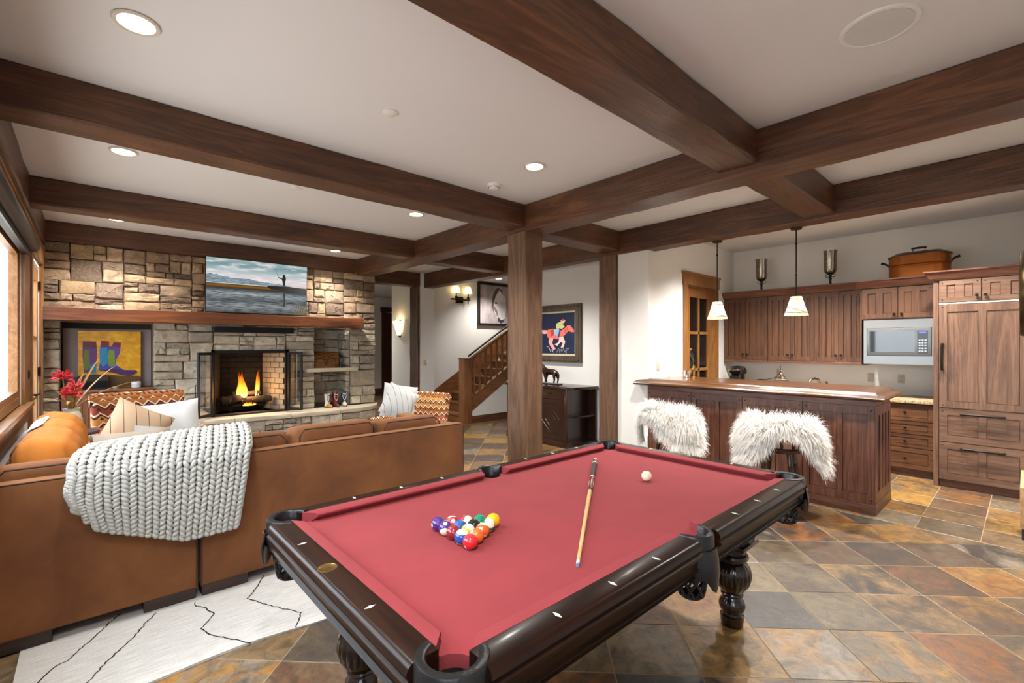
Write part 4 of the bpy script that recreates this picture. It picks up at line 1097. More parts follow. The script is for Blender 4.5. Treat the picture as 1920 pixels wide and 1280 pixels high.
def fdoor(label, hx0, hy0, ex, ey):
    t = thing('fireplace_door', label, 'fireplace door', (hx0, hy0, .52), group='open fireplace doors'); L = math.hypot(ex - hx0, ey - hy0); a = math.atan2(ey - hy0, ex - hx0); M2 = rotm((hx0, hy0, 0), a)
    zz0, zz1 = .525, FZ1
    m_ = MB().box(0, .035, -.012, .012, zz0, zz1).box(L - .035, L, -.012, .012, zz0, zz1).box(.035, L - .035, -.012, .012, zz0, zz0 + .04).box(.035, L - .035, -.012, .012, zz1 - .04, zz1); m_.xf(M2); part(m_, 'frame', IRON, t, smooth=0)
    m_ = MB().box(.035, L - .035, -.003, .003, zz0 + .04, zz1 - .04); m_.xf(M2); part(m_, 'glass', m_glass('fire_glass', (.9, .9, .9, 1), .28), t, smooth=0)
    m_ = MB().tube([(L - .02, -.012, 1.0), (L - .02, -.05, 1.0), (L - .02, -.05, .82), (L - .02, -.012, .82)], .007, 6); m_.xf(M2); part(m_, 'handle', IRON, t)
fdoor('open glass fireplace door with black frame on the media cabinet side', FX0 - .012, 7.995, 1.105, 7.78)
fdoor('open glass fireplace door with black frame beside the small boots', FX1 + .012, 7.995, 2.50, 7.76)
# grate, logs, flames
gr = solo(MB().box(1.60, 2.08, 8.28, 8.30, .60, .62).box(1.60, 2.08, 8.44, 8.46, .60, .62).tube([(1.62, 8.22, .70), (1.62, 8.26, .61), (1.62, 8.5, .61)], .009, 6).tube([(1.75, 8.22, .70), (1.75, 8.26, .61), (1.75, 8.5, .61)], .009, 6).tube([(1.9, 8.22, .70), (1.9, 8.26, .61), (1.9, 8.5, .61)], .009, 6).tube([(2.06, 8.22, .70), (2.06, 8.26, .61), (2.06, 8.5, .61)], .009, 6).box(1.61, 1.63, 8.28, 8.3, .505, .61).box(2.05, 2.07, 8.28, 8.3, .505, .61).box(1.61, 1.63, 8.44, 8.46, .505, .61).box(2.05, 2.07, 8.44, 8.46, .505, .61), 'fire_grate', IRON, 'black iron grate holding the burning logs', 'grate', smooth=0)
BARK = plain('charred_bark', '#3c322b', .95, bump=1.0, bscale=30, var=.35)
random.seed(4)
def log(label, a, b, r):
    pts = []; rs = []
    for i in range(9):
        t = i / 8; p = Vector(a) + (Vector(b) - Vector(a)) * t; pts.append(p + Vector((random.uniform(-.008, .008), random.uniform(-.008, .008), random.uniform(-.008, .008)))); rs.append(r * random.uniform(.88, 1.12) * (.8 if i in (0, 8) else 1))
    solo(MB().tube(pts, rs, 12), 'fire_log', BARK, label, 'log', 'logs in the fireplace', smooth=40)
log('charred log lying tilted on the grate nearest the iron surround', (1.48, 8.31, .70), (1.74, 8.33, .725), .060)
log('dark round log crossing the middle of the grate', (1.82, 8.32, .685), (2.18, 8.30, .70), .056)
log('thin log resting on top of the burning pile', (1.66, 8.42, .80), (2.06, 8.40, .79), .038)
log('short log at the back of the fire', (1.78, 8.49, .68), (2.12, 8.48, .69), .05)
def m_flame():
    t = NT('flame'); v = t.coords(kind='Generated'); sp = t.node('ShaderNodeSeparateXYZ'); t.link(v, sp.inputs[0]); out = t.n['Material Output']; t.n.remove(t.b)
    em = t.node('ShaderNodeEmission'); t.link(t.ramp(sp.outputs[2], [(0, hx('#ffd890')), (.25, hx('#ffb040')), (.6, hx('#f47a16')), (1, hx('#b83a08'))]), em.inputs[0]); em.inputs[1].default_value = 1.5
    tr = t.node('ShaderNodeBsdfTransparent'); mx = t.node('ShaderNodeMixShader'); lw = t.node('ShaderNodeLayerWeight'); lw.inputs[0].default_value = .5
    n = t.noise(t.coords((5, 5, 1.3), kind='Generated'), 2.0, 3)
    op = t.math('MULTIPLY', t.math('SUBTRACT', 1.0, lw.outputs['Facing']), t.math('SUBTRACT', 1.25, sp.outputs[2])); op = t.math('MULTIPLY', op, t.math('ADD', n, .3)); op = t.math('MINIMUM', op, 1.0)
    t.link(op, mx.inputs[0]); t.link(tr.outputs[0], mx.inputs[1]); t.link(em.outputs[0], mx.inputs[2]); t.link(mx.outputs[0], out.inputs[0]); return t.m
FLM = m_flame()
def flame(label, c, h, r, lean, tongues):
    mb = MB(); n = 14; ns = 10
    for q in range(tongues):
        a0 = 2 * PI * q / tongues; off = r * .55 if tongues > 1 else 0; hh = h * random.uniform(.55, 1.0) if q else h; r0 = r * random.uniform(.4, .6); ph = random.uniform(0, 6); vs = []
        for j in range(n + 1):
            t = j / n; rr = r0 * (math.sin(PI * min(1, t ** .6 * .98 + .02)) * (1 - .6 * t) + .01)
            ox_ = lean * t * t + .018 * math.sin(t * 6 + ph) * t; oy_ = .012 * math.sin(t * 8 + ph * 2) * t
            for k in range(ns):
                a = 2 * PI * k / ns; vs.append((c[0] + off * math.cos(a0) * (1 - .6 * t) + ox_ + rr * math.cos(a), c[1] + .5 * off * math.sin(a0) + oy_ + .6 * rr * math.sin(a), c[2] + hh * t))
        mb.add(vs, [(j * ns + k, j * ns + (k + 1) % ns, (j + 1) * ns + (k + 1) % ns, (j + 1) * ns + k) for j in range(n) for k in range(ns)])
    solo(mb, 'flame', FLM, label, 'flame', 'fireplace flames', smooth=80)
flame('wide orange flame rising from the burning logs', (1.78, 8.38, .72), .44, .09, -.02, 6)
flame('tall narrow flame beside the wide one', (1.99, 8.38, .74), .44, .045, .05, 3)
flame('low glowing flame under the logs on the grate', (1.86, 8.30, .60), .07, .12, 0, 7)
fl_ = bpy.data.lights.new('fire_light', 'POINT'); fl_.energy = FIRE; fl_.color = (1, .5, .18); fl_.shadow_soft_size = .12
fo = bpy.data.objects.new('fire_light', fl_); COL.objects.link(fo); fo.location = (1.86, 8.28, .80)
# left niche
MEDIA = lambda a: wood('media_wood', '#3f2415', '#6a3f25', '#8a5a37', a, .4, .2)
cab = thing('media_cabinet', 'low brown cabinet with framed doors inside the stone niche', 'cabinet', (.18, 8.2, 0))
cx0, cx1, cy0 = -.275, .63, 7.99
part(B(cx0, cx1, cy0 + .02, 8.58, .03, .955), 'body', MEDIA(0), cab, smooth=0); part(RB(cx0 - .005, cx1 + .005, cy0 - .01, 8.6, .955, .985, r=.004), 'top', MEDIA(0), cab)
xm = (cx0 + cx1) / 2
for a, b in ((cx0, xm - .006), (xm + .006, cx1)):
    m_ = MB(); frame_panel(m_, 'y', a + .004, b - .004, .06, .945, cy0, cy0 + .02, .07, (.08, .07), ((((a + b) / 2), .05),), .01, -1); dr = part(m_, 'door', MEDIA(2), cab, smooth=0)
    for s in (a + .075, (a + b) / 2 + .03): part(B(s, s + (b - a) / 2 - .11, cy0 + .006, cy0 + .011, .14, .88), 'inset_panel', MEDIA(2), dr, smooth=0)
    part(MB().lathe([(0, -.03), (.012, -.028), (.012, -.015), (.005, -.012), (.005, 0)], 12, (b - .04 if a < 0 else a + .04, cy0, .6), axis=1), 'knob', BRZ, dr)
solo(B(-.27, .63, 8.31, 8.335, .99, 1.775), 'backing_board', m_cloth('grey_board', '#8a7d7c', .9, 120), 'grey fabric-covered board behind the boots painting', 'board', smooth=0)
bp = thing('boots_painting', 'yellow painting of two colourful cowboy boots in the niche', 'painting', (.2, 8.28, .99))
pl_, pr_ = oy(146, 640, 8.26).x, oy(264, 640, 8.26).x
zt = 1.745
def m_yel():
    t = NT('yellow_paint'); n = t.noise(t.coords((3, 1, 5)), 2.5, 5, .6, .6); t.set(t.ramp(n, [(.3, hx('#b98208')), (.5, hx('#d39a0c')), (.7, hx('#e6bb2a'))]), .3); t.bump(n, .3, .01); return t.m
part(B(pl_, pr_, 8.26, 8.285, .987, zt), 'canvas', m_yel(), bp, smooth=0)
W = pr_ - pl_
def PZ(a, b): return (pl_ + (a - 525) / (1243 - 525) * W, zt - (b - 192) / 656 * .764)
def paint(poly, name, col, lift=.0005): part(MB().prism([PZ(*p) for p in poly], 8.26 - lift, 8.26, axis=1), name, plain('paint_' + col, '#' + col, .35, var=.15), bp, smooth=0)
paint([(575, 310), (725, 312), (735, 420), (728, 540), (725, 668), (660, 672), (590, 660), (575, 480)], 'boot_shape', '5a2a6a')
paint([(600, 400), (650, 410), (655, 600), (610, 640), (585, 600), (588, 440)], 'boot_shape', '5d6b1e', .001); paint([(660, 580), (726, 545), (725, 668), (650, 668)], 'boot_shape', '1f7f9a', .001)
paint([(580, 312), (724, 314), (722, 380), (690, 395), (650, 375), (585, 372)], 'boot_shape', '5a1622', .001)
paint([(778, 300), (1008, 325), (990, 450), (950, 520), (945, 580), (1040, 640), (1190, 648), (1205, 680), (1120, 715), (1010, 700), (900, 668), (750, 640), (765, 540), (762, 420)], 'boot_shape', '3a3f9a')
paint([(778, 300), (1008, 325), (995, 380), (930, 365), (860, 375), (775, 372)], 'boot_shape', '6a1a26', .001); paint([(870, 400), (930, 410), (940, 570), (905, 600), (860, 590), (850, 480)], 'boot_shape', '6f8a2a', .001)
paint([(770, 385), (850, 380), (850, 560), (800, 600), (765, 560)], 'boot_shape', '1d7fb0', .001); paint([(900, 380), (990, 390), (985, 450), (950, 510), (930, 420)], 'boot_shape', '6a3a8a', .001)
paint([(750, 640), (900, 620), (1040, 645), (1190, 650), (1205, 680), (1120, 715), (1010, 700), (900, 668)], 'boot_shape', '43204f', .001); paint([(870, 300), (930, 300), (900, 365), (870, 370)], 'boot_shape', 'c9861e', .0012)
paint([(525, 700), (700, 680), (1000, 705), (1200, 715), (1243, 730), (1243, 840), (525, 840)], 'ground_shade', '5a4018', .0004)
spk = thing('dark_speaker', 'dark rounded speaker box on the niche cabinet', 'speaker', (-.05, 8.17, .985))
m_ = MB().prism([(-.25, 0), (.17, 0), (.17, .165), (.05, .18), (-.1, .175), (-.2, .14), (-.25, .08)], 8.13, 8.24, axis=1); m_.xf(Matrix.Translation((.0, 0, .985))); part(m_, 'cabinet', plain('speaker_dark', '#231b1c', .6), spk)
part(B(-.22, .16, 8.124, 8.131, 1.0, 1.09), 'grille', plain('speaker_cloth', '#0f1012'), spk, smooth=0)
cj = thing('candle_jar', 'white candle jar on the niche cabinet', 'candle', (.455, 8.1, .985)); part(MB().lathe([(0, 0), (.048, 0), (.052, .006), (.052, .075), (.046, .08), (.046, .07), (0, .068)], 24, (.455, 8.1, .985)), 'jar', plain('frosted_white', '#dadcde', .35), cj); part(MB().lathe([(.0525, .02), (.0525, .055)], 24, (.455, 8.1, .985)), 'label_band', plain('pale_label', '#c2c6cc', .6), cj)
solo(MB().lathe([(0, 0), (.034, 0), (.036, .004), (.036, .028), (.03, .032), (0, .032)], 24, (.245, 8.06, .985)), 'small_tin', plain('tin', '#9aa39a', .3, .6), 'small round metal tin on the niche cabinet', 'tin')
solo(MB().rbox(.05, .17, 8.04, 8.07, .985, .997, r=.004), 'remote_control', BLK, 'thin dark remote control lying on the niche cabinet', 'remote')
# right niche
solo(MB().rbox(2.63, 3.50, 7.93, 8.50, 1.11, 1.175, r=.008), 'stone_shelf', plain('flagstone', '#c2b59d'), 'pale stone shelf slab across the open niche', 'shelf')
ch = thing('carved_chest', 'small brown carved chest standing on the niche shelf', 'chest', (3.02, 8.25, 1.175))
CH = wood('chest_wood', '#5a3512', '#8a5a26', '#a8743a', 0, .5, .3)
part(RB(2.80, 3.24, 8.14, 8.40, 1.175, 1.32, r=.006), 'box', CH, ch)
m_ = MB().lathe([(0, -.22), (.13, -.22), (.13, .22), (0, .22)], 20, (3.02, 8.27, 1.32), axis=0, a0=0, a1=2 * PI)
m_.v = [(x, y, 1.32 + max(0, (z - 1.32)) * .95) for x, y, z in m_.v]; lid = part(m_, 'lid', CH, ch)
CV = plain('carving', '#4a2c10', .6)
for s in (-1, 1):
    part(MB().tube([(3.02, 8.137, 1.21), (3.02 + s * .03, 8.137, 1.30), (3.02 + s * .09, 8.137, 1.34), (3.02 + s * .15, 8.137, 1.32), (3.02 + s * .17, 8.137, 1.27)], .007, 6), 'carving', CV, ch)
    part(MB().tube([(3.02, 8.137, 1.30), (3.02 + s * .06, 8.137, 1.37), (3.02 + s * .12, 8.142, 1.39)], .006, 6), 'carving', CV, ch)
part(B(2.80, 3.24, 8.136, 8.139, 1.312, 1.322), 'lid_seam', CV, ch, smooth=0)
fg = MB().rbox(3.12, 3.30, 7.99, 8.05, 1.176, 1.186, r=.003)
for x, h in ((3.14, .04), (3.18, .055), (3.22, .07), (3.26, .045), (3.28, .03)): fg.lathe([(0, 0), (.012, .004), (.008, h * .5), (.014, h * .7), (.009, h), (0, h + .006)], 10, (x, 8.02, 1.185))
solo(fg, 'small_figurine', plain('pewter', '#3d3a36', .3, .7), 'little dark metal figurine group on the niche shelf edge', 'figurine')
def boot(label, x, y, rz, cs):
    t = thing('small_boot', label, 'boot', (x, y, .5), rz, 'miniature cowboy boots on the hearth')
    A_, B_, C_ = [plain('boot_' + c, '#' + c, .35) for c in cs]
    sh_ = MB(); n = 16; vs = []
    for (z, rx, ry, cy) in ((.03, .038, .05, .0), (.06, .036, .045, .005), (.10, .036, .040, .008), (.16, .042, .046, .01), (.22, .047, .05, .01)):
        for k in range(n):
            a = 2 * PI * k / n; top = (.02 * abs(math.cos(a)) ** 2 if z > .2 else 0)
            vs.append((rx * math.cos(a), cy + ry * math.sin(a), z + top))
    fs = [(j * n + k, j * n + (k + 1) % n, (j + 1) * n + (k + 1) % n, (j + 1) * n + k) for j in range(4) for k in range(n)]
    part(sh_.add(vs, fs), 'shaft', [A_], t, world=False, smooth=60)
    toe = MB(); vs = []
    for j, (y_, w_, h_) in enumerate(((.045, .034, .075), (.0, .038, .085), (-.045, .038, .062), (-.085, .034, .045), (-.115, .022, .034), (-.13, .006, .02))):
        for k in range(9): a = PI * k / 8; vs.append((w_ * math.cos(a), y_, .012 + h_ * math.sin(a)))
    fs = [(j * 9 + k, (j + 1) * 9 + k, (j + 1) * 9 + k + 1, j * 9 + k + 1) for j in range(5) for k in range(8)]
    part(toe.add(vs, fs), 'vamp', [B_], t, world=False, smooth=60)
    part(MB().prism([(-.03, .05), (.03, .05), (.034, .0), (.038, -.05), (.03, -.1), (0, -.133), (-.03, -.1), (-.038, -.05), (-.034, 0)], .004, .014), 'sole', plain('boot_sole', '#3a2415', .6), t, world=False, smooth=0)
    part(MB().rbox(-.026, .026, .005, .052, 0, .02, r=.003), 'heel', plain('boot_sole', '#3a2415'), t, world=False)
    for s in (-1, 1):
        part(MB().tube([(s * .0, -.036, .10), (s * .028, -.032, .15), (s * .034, -.028, .20), (s * .012, -.041, .17)], .004, 6), 'stitching', C_, t, world=False)
        part(MB().tube([(s * .034, -.026, .225), (s * .02, -.04, .215), (0, -.046, .205)], .005, 6), 'top_trim', C_, t, world=False)
boot('white and brown spotted miniature boot on the hearth', 2.98, 7.98, .25, ('e8e2d6', 'b98a4a', '3a2015')); boot('dark red miniature boot in the middle of three', 3.13, 8.02, .1, ('7a1f28', '6a2a2a', 'd8cfc2')); boot('blue miniature boot with a cream foot on the hearth', 3.29, 8.04, -.1, ('274a78', 'd9cdb4', 'e6e2d8'))
# ================================================================== BAR
OAK = lambda a: wood('bar_oak', '#34190f', '#613b2b', '#85604c', a, .4, .25, 34, ring=2.4)
OAKU = lambda a: wood('cabinet_oak', '#331c0d', '#54331c', '#70492b', a, .45, .25, 34, ring=2.4)
PEG = plain('dark_peg', '#1f120b', .4)
XB = 5.28; YE = .936; YW = 3.268
bar = thing('bar_counter', 'dark oak bar with framed panels and a moulded bar top', 'bar', (5.65, 2.1, 0))
part(B(XB + .02, 5.98, YE + .02, YW, .0, 1.045), 'body', OAK(2), bar, smooth=0)
part(RB(XB - .004, 6.0, YE - .004, YW, 0, .10, r=.004), 'plinth', OAK(1), bar)
part(B(XB + .004, XB + .02, YE + .004, YW, .995, 1.046), 'frieze', OAK(1), bar, smooth=0)
part(B(XB + .02, 5.98, YE + .004, YE + .02, .995, 1.046), 'frieze', OAK(0), bar, smooth=0)
W4 = .583
for i in range(4):
    a = YE + W4 * i; b = a + W4; mb = MB()
    frame_panel(mb, 'x', a + .003, b - .003, .103, .993, XB, XB + .02, .055, (.075, .075), (((a + b) / 2 - .02, .04),), .019, -1)
    pn = part(mb, 'front_panel', OAK(2), bar, smooth=0)
    for y in (a + .03, b - .03):
        for z in (.14, .955):
            part(MB().rbox(XB - .004, XB + .004, y - .008, y + .008, z - .008, z + .008, r=.003, seg=1), 'peg', PEG, pn)
mb = MB(); frame_panel(mb, 'y', XB + .003, 5.98, .103, .993, YE, YE + .02, .07, (.09, .09), tuple((XB + .07 + .56 / 4 * k + .03, .055) for k in (1, 2, 3)), .019, -1)
part(mb, 'end_panel', OAK(2), bar, smooth=0)
TOPM = wood('bar_top_wood', '#2c180b', '#462912', '#60401f', 1, .28, .04, 26, coat=.3)
PROF = [(-.16, 1.132), (-.05, 1.132), (-.028, 1.13), (-.006, 1.120), (.012, 1.104), (.028, 1.093), (.05, 1.09), (.062, 1.088), (.074, 1.082), (.080, 1.070), (.076, 1.058), (.062, 1.050), (.04, 1.048), (.02, 1.044), (-.16, 1.044)]
mb = MB(); vs = []; k = len(PROF)
for dd, z in PROF: vs.append((XB - dd, 3.43 if dd > .0 else YW - .002, z))
for dd, z in PROF: vs.append((XB - dd, YE - dd, z))
for dd, z in PROF: vs.append((6.06, YE - dd, z))
fs = [(r * k + j, (r + 1) * k + j, (r + 1) * k + (j + 1) % k, r * k + (j + 1) % k) for r in range(2) for j in range(k)]
fs += [tuple(range(k)), tuple(2 * k + j for j in range(k))[::-1]]
part(mb.add(vs, fs), 'bar_rail', TOPM, bar, smooth=40)
part(B(XB + .155, 6.06, YE + .155, YW - .002, 1.08, 1.131), 'bar_top', TOPM, bar, smooth=0)
# ---- stools with sheepskins
STW = wood('stool_wood', '#1f100a', '#3a2012', '#573319', 2, .3, .05, 24, coat=.3)
def m_fur():
    t = NT('sheepskin'); oi = t.node('ShaderNodeTexCoord'); n = t.noise(t.coords(), 9, 3)
    t.set(t.ramp(n, [(.35, hx('#e9e3da')), (.6, hx('#f6f3ee'))]), .9); t.b.inputs['Subsurface Weight'].default_value = 0; return t.m
FUR = m_fur()
TURN = [(.013, 0), (.016, .02), (.014, .06), (.022, .12), (.016, .15), (.02, .16), (.016, .17), (.024, .30), (.02, .40), (.018, .44), (.024, .455), (.018, .47), (.022, .58)]
def stool(label, cx, cy, rz):
    t = thing('bar_stool', label, 'bar stool', (cx, cy, 0), rz, 'bar stools along the bar')
    part(MB().lathe([(0, .575), (.19, .575), (.205, .59), (.21, .605), (.20, .622), (.0, .628)], 32), 'seat', STW, t, world=False)
    legs = []
    for a in (45, 135, 225, 315):
        ca, sa = math.cos(d(a)), math.sin(d(a)); top = Vector((ca * .13, sa * .13, .58)); bot = Vector((ca * .225, sa * .225, 0)); q = bot - top
        M3 = Matrix.Translation(bot) @ (-q).to_track_quat('Z', 'Y').to_matrix().to_4x4()
        m_ = MB().lathe(TURN, 14); m_.xf(M3); part(m_, 'leg', STW, t, world=False)
    part(MB().lathe([(.185, .20), (.197, .19), (.209, .20), (.197, .212), (.185, .20)], 36), 'foot_ring', STW, t, world=False)
    pts = [(.235 * math.cos(PI + s * 1.42), .235 * math.sin(PI + s * 1.42), .845 - .05 * abs(s) ** 3) for s in [i / 12 - 1 for i in range(25)]]
    part(MB().tube(pts, [.018] * 25, 10), 'back_rail', STW, t, world=False)
    for s in (-.95, -.6, -.2, .2, .6, .95):
        p = Vector((.235 * math.cos(PI + s * 1.42), .235 * math.sin(PI + s * 1.42), .84 - .05 * abs(s) ** 3)); b = Vector((.17 * math.cos(PI + s * 1.42), .17 * math.sin(PI + s * 1.42), .615))
        pp = [b + (p - b) * (i / 8) for i in range(9)]; part(MB().tube(pp, [.011, .016, .012, .016, .012, .01, .012, .01, .01], 10), 'spindle', STW, t, world=False)
    return t
def pelt(label, cx, cy, rz, seed, tweak):
    random.seed(seed)
    t = thing('sheepskin_throw', label, 'sheepskin', (cx, cy, .5), rz, 'sheepskins over the bar stool backs')
    Ls = lambda s: (.11 + .30 * min(1, max(0, abs(s - tweak) - .16) / .42) ** .8) * (1 - .25 * max(0, abs(s) - .88) / .12)
    def O(s, v, k=0.0):
        ph = PI + s * 1.62; r = .262 + .05 * math.sin(min(1, v * 1.3) * PI * .75) + .01 * math.sin(9 * s + 5 * v) + k; return Vector((r * math.cos(ph), r * math.sin(ph) * 1.12, .875 - .06 * abs(s) ** 3 - v * Ls(s) - .5))
    def I(s, v): ph = PI + s * 1.62; r = .205 - .02 * v; return Vector((r * math.cos(ph), r * math.sin(ph) * 1.1, .872 - .06 * abs(s) ** 3 - v * .035 - .5))
    def Sf(u, v):
        s = -1 + 2 * u
        if v < .3: return I(s, 1 - v / .3)
        if v < .42: f = (v - .3) / .12; p = I(s, 0) * (1 - f) + O(s, 0) * f; p.z += .02 * math.sin(PI * f); return p
        return O(s, (v - .42) / .58)
    mb = MB().sheet(lambda u, v: tuple(Sf(u, v)), 48, 28)
    mb.sheet(lambda u, v: tuple(Sf(1 - u, v) * .985), 48, 28)
    sk = part(mb, 'hide', FUR, t, world=False, smooth=80)
    fv = []; ff = []
    for i in range(13000):
        u = random.random(); v = random.random() ** .8
        p = Sf(u, v); e = .01
        n = (Sf(min(1, u + e), v) - Sf(max(0, u - e), v)).cross(Sf(u, min(1, v + e)) - Sf(u, max(0, v - e)))
        n = n.normalized() if n.length > 1e-9 else Vector((0, 0, 1))
        cdir = Vector((p.x, p.y, 0)).normalized()
        outw = 1 if v >= .36 else -1
        if v > .30 and v < .44: 
            if n.z < 0: n = -n
        elif n.dot(cdir) * outw < 0: n = -n
        L = random.uniform(.06, .115) * (1.25 if v > .85 else 1) * (.6 if v < .3 else 1)
        n = (n + Vector((random.uniform(-.5, .5), random.uniform(-.5, .5), random.uniform(-.3, .3)))).normalized()
        g = Vector((0, 0, -1)); w_ = random.uniform(.0013, .0026); sd = n.cross(g); sd = sd.normalized() * w_ if sd.length > 1e-4 else Vector((w_, 0, 0))
        o0 = len(fv); q = p.copy(); dirv = n * .75 + Vector((0, 0, .12)); clump = Vector((math.sin(u * 60 + v * 20), math.cos(v * 45 + u * 13), 0)) * .25
        for j in range(4):
            ww = (1, .9, .6, .08)[j]; fv += [q - sd * ww, q + sd * ww]
            dirv = (dirv + g * .38 + clump * .3).normalized(); q = q + dirv * (L / 3)
        ff += [(o0 + 2 * j, o0 + 2 * j + 1, o0 + 2 * j + 3, o0 + 2 * j + 2) for j in range(3)]
    part(MB().add(fv, ff), 'fur', FUR, sk, world=False, smooth=0, kind='stuff')
S1 = (4.80, 1.57, .12); S2 = (4.80, 2.66, -.1)
stool('turned wooden bar stool under a sheepskin at the open end of the bar', *S1)
stool('turned wooden bar stool under a sheepskin near the timber wall post', *S2)
pelt('fluffy white sheepskin draped over the stool at the open end of the bar', *S1, 31, .22)
pelt('fluffy white sheepskin draped over the stool near the wall post', *S2, 77, -.22)
# ---- upper cabinets
KN = plain('iron_knob', '#1d1712', .35, .6)
def knob(x, y, z, par): part(MB().lathe([(0, -.036), (.010, -.035), (.015, -.028), (.013, -.018), (.006, -.012), (.006, 0)], 14, (x, y, z), axis=0), 'knob', KN, par)
def pegs(par, xf_, u0, u1, z0, z1):
    for y in (u0 + .028, u1 - .028):
        for z in (z0 + .03, z1 - .03): part(MB().rbox(xf_ - .003, xf_ + .003, y - .006, y + .006, z - .006, z + .006, r=.002, seg=1), 'peg', PEG, par)
def door_x(root, xf_, y0, y1, z0, z1, mull, knob_at=None, st=.05, rails=(.06, .06), mat=None, peg=True):
    mb = MB(); frame_panel(mb, 'x', y0 + .003, y1 - .003, z0 + .003, z1 - .003, xf_, xf_ + .02, st, rails, mull, .018, -1)
    o = part(mb, 'door', mat or OAKU(2), root, smooth=0)
    if knob_at: knob(xf_, knob_at[0], knob_at[1], o)
    if peg: pegs(o, xf_, y0, y1, z0, z1)
    return o
UXF = 7.50
for i, (a, b) in enumerate(((2.615, 3.255), (2.015, 2.612), (1.44, 2.012))):
    t = thing('wall_cabinet', ('oak wall cabinet with two doors nearest the glazed door', 'oak wall cabinet with two doors in the middle of the row', 'oak wall cabinet with two doors next to the microwave')[i], 'cabinet', (7.7, (a + b) / 2, 1.32), group='upper cabinets of the bar')
    part(B(UXF + .02, 7.875, a, b, 1.335, 2.285), 'body', OAKU(2), t, smooth=0); part(B(UXF - .005, 7.875, a, b, 1.30, 1.334), 'light_rail', OAK(1), t, smooth=0)
    m_ = (a + b) / 2
    for y0, y1, ky in ((a, m_, m_ - .03), (m_, b, m_ + .03)):
        w3 = (y1 - y0 - .1) / 3; door_x(t, UXF, y0, y1, 1.335, 2.285, ((y0 + .05 + w3, .05), (y0 + .05 + 2 * w3, .05)), (ky, 1.42))
def crown(name, label, x, y0, y1, z, ret0, ret1):
    pf = [(0, 0), (.012, 0), (.03, .02), (.06, .075), (.075, .085), (.075, .10), (0, .10)]
    mb = MB(); k = len(pf); vs = []
    for dd, h in pf: vs.append((7.876 if ret1 else x - dd, y1 + (dd if ret1 else 0), z + h)) if False else vs.append((x - dd, y1 + (dd if ret1 else 0), z + h))
    for dd, h in pf: vs.append((x - dd, y0 - (dd if ret0 else 0), z + h))
    fs = [(j, k + j, k + (j + 1) % k, (j + 1) % k) for j in range(k)] + [tuple(range(k)), tuple(k + j for j in range(k))[::-1]]
    mb.add(vs, fs); mb.box(x - .002, 7.876, y0, y1, z + .01, z + .10)
    solo(mb, name, OAK(1), label, 'moulding', smooth=0)
crown('crown_moulding', 'dark crown moulding above the row of upper cabinets', UXF, 1.475, 3.262, 2.287, False, True)
# ---- microwave tower
MX = 7.25
t = thing('wall_cabinet', 'shallow oak cabinet above the microwave', 'cabinet', (7.55, 1.07, 1.87), group='upper cabinets of the bar')
part(B(MX + .02, 7.875, .735, 1.425, 1.875, 2.265), 'body', OAKU(2), t, smooth=0)
for y0, y1, ky in ((.74, 1.065, 1.03), (1.068, 1.42, 1.10)): door_x(t, MX, y0, y1, 1.885, 2.262, (((y0 + y1) / 2, .07),), (ky, 1.935), .055)
solo(B(7.27, 7.876, 1.427, 1.4385, 1.31, 2.266), 'end_panel', OAKU(2), 'narrow oak side panel between microwave and upper cabinets', 'panel', smooth=0)
crown('crown_moulding', 'dark crown moulding above the microwave cabinet', MX, .725, 1.435, 2.268, False, True)
SS = plain('stainless_steel', '#8f8f8d', .3, .95); SSD = plain('brushed_steel', '#858583', .35, .9)
mw = thing('built_in_microwave', 'stainless built-in microwave with dark glass door', 'microwave', (7.5, 1.06, 1.32))
y0, y1, z0, z1 = .725, 1.40, 1.325, 1.868
part(MB().box(MX - .012, MX + .02, y0, y1, z1 - .10, z1).box(MX - .012, MX + .02, y0, y1, z0, z0 + .10).box(MX - .012, MX + .02, y0, y0 + .03, z0 + .1, z1 - .1).box(MX - .012, MX + .02, y1 - .03, y1, z0 + .1, z1 - .1), 'trim_kit', SS, mw, smooth=0)
part(B(MX + .01, 7.86, y0 + .02, y1 - .02, z0 + .02, z1 - .02), 'body', SSD, mw, smooth=0)
fr = MB(); ya, yb2, za, zb = y0 + .035, y1 - .035, z0 + .105, z1 - .105
part(MB().rbox(MX - .02, MX + .012, ya, yb2, za, zb, r=.006), 'door', SSD, mw)
part(B(MX - .0225, MX - .019, ya + .145, yb2 - .02, za + .045, zb - .035), 'window', plain('mw_glass', '#22272b', .04, Coat_Weight=.8), mw, smooth=0)
kp = part(B(MX - .0225, MX - .019, ya + .03, ya + .125, za + .03, zb - .035), 'control_panel', plain('mw_black', '#0a0a0c', .15), mw, smooth=0)
part(B(MX - .0228, MX - .0224, ya + .045, ya + .11, zb - .065, zb - .048), 'display', emis('mw_display', '#5a66e0', 1.2), kp, smooth=0)
for r in range(5):
    for c_ in range(3): part(B(MX - .0228, MX - .0224, ya + .042 + c_ * .026, ya + .060 + c_ * .026, za + .05 + r * .032, za + .066 + r * .032), 'button', plain('mw_button', '#8d9296', .4), kp, smooth=0)
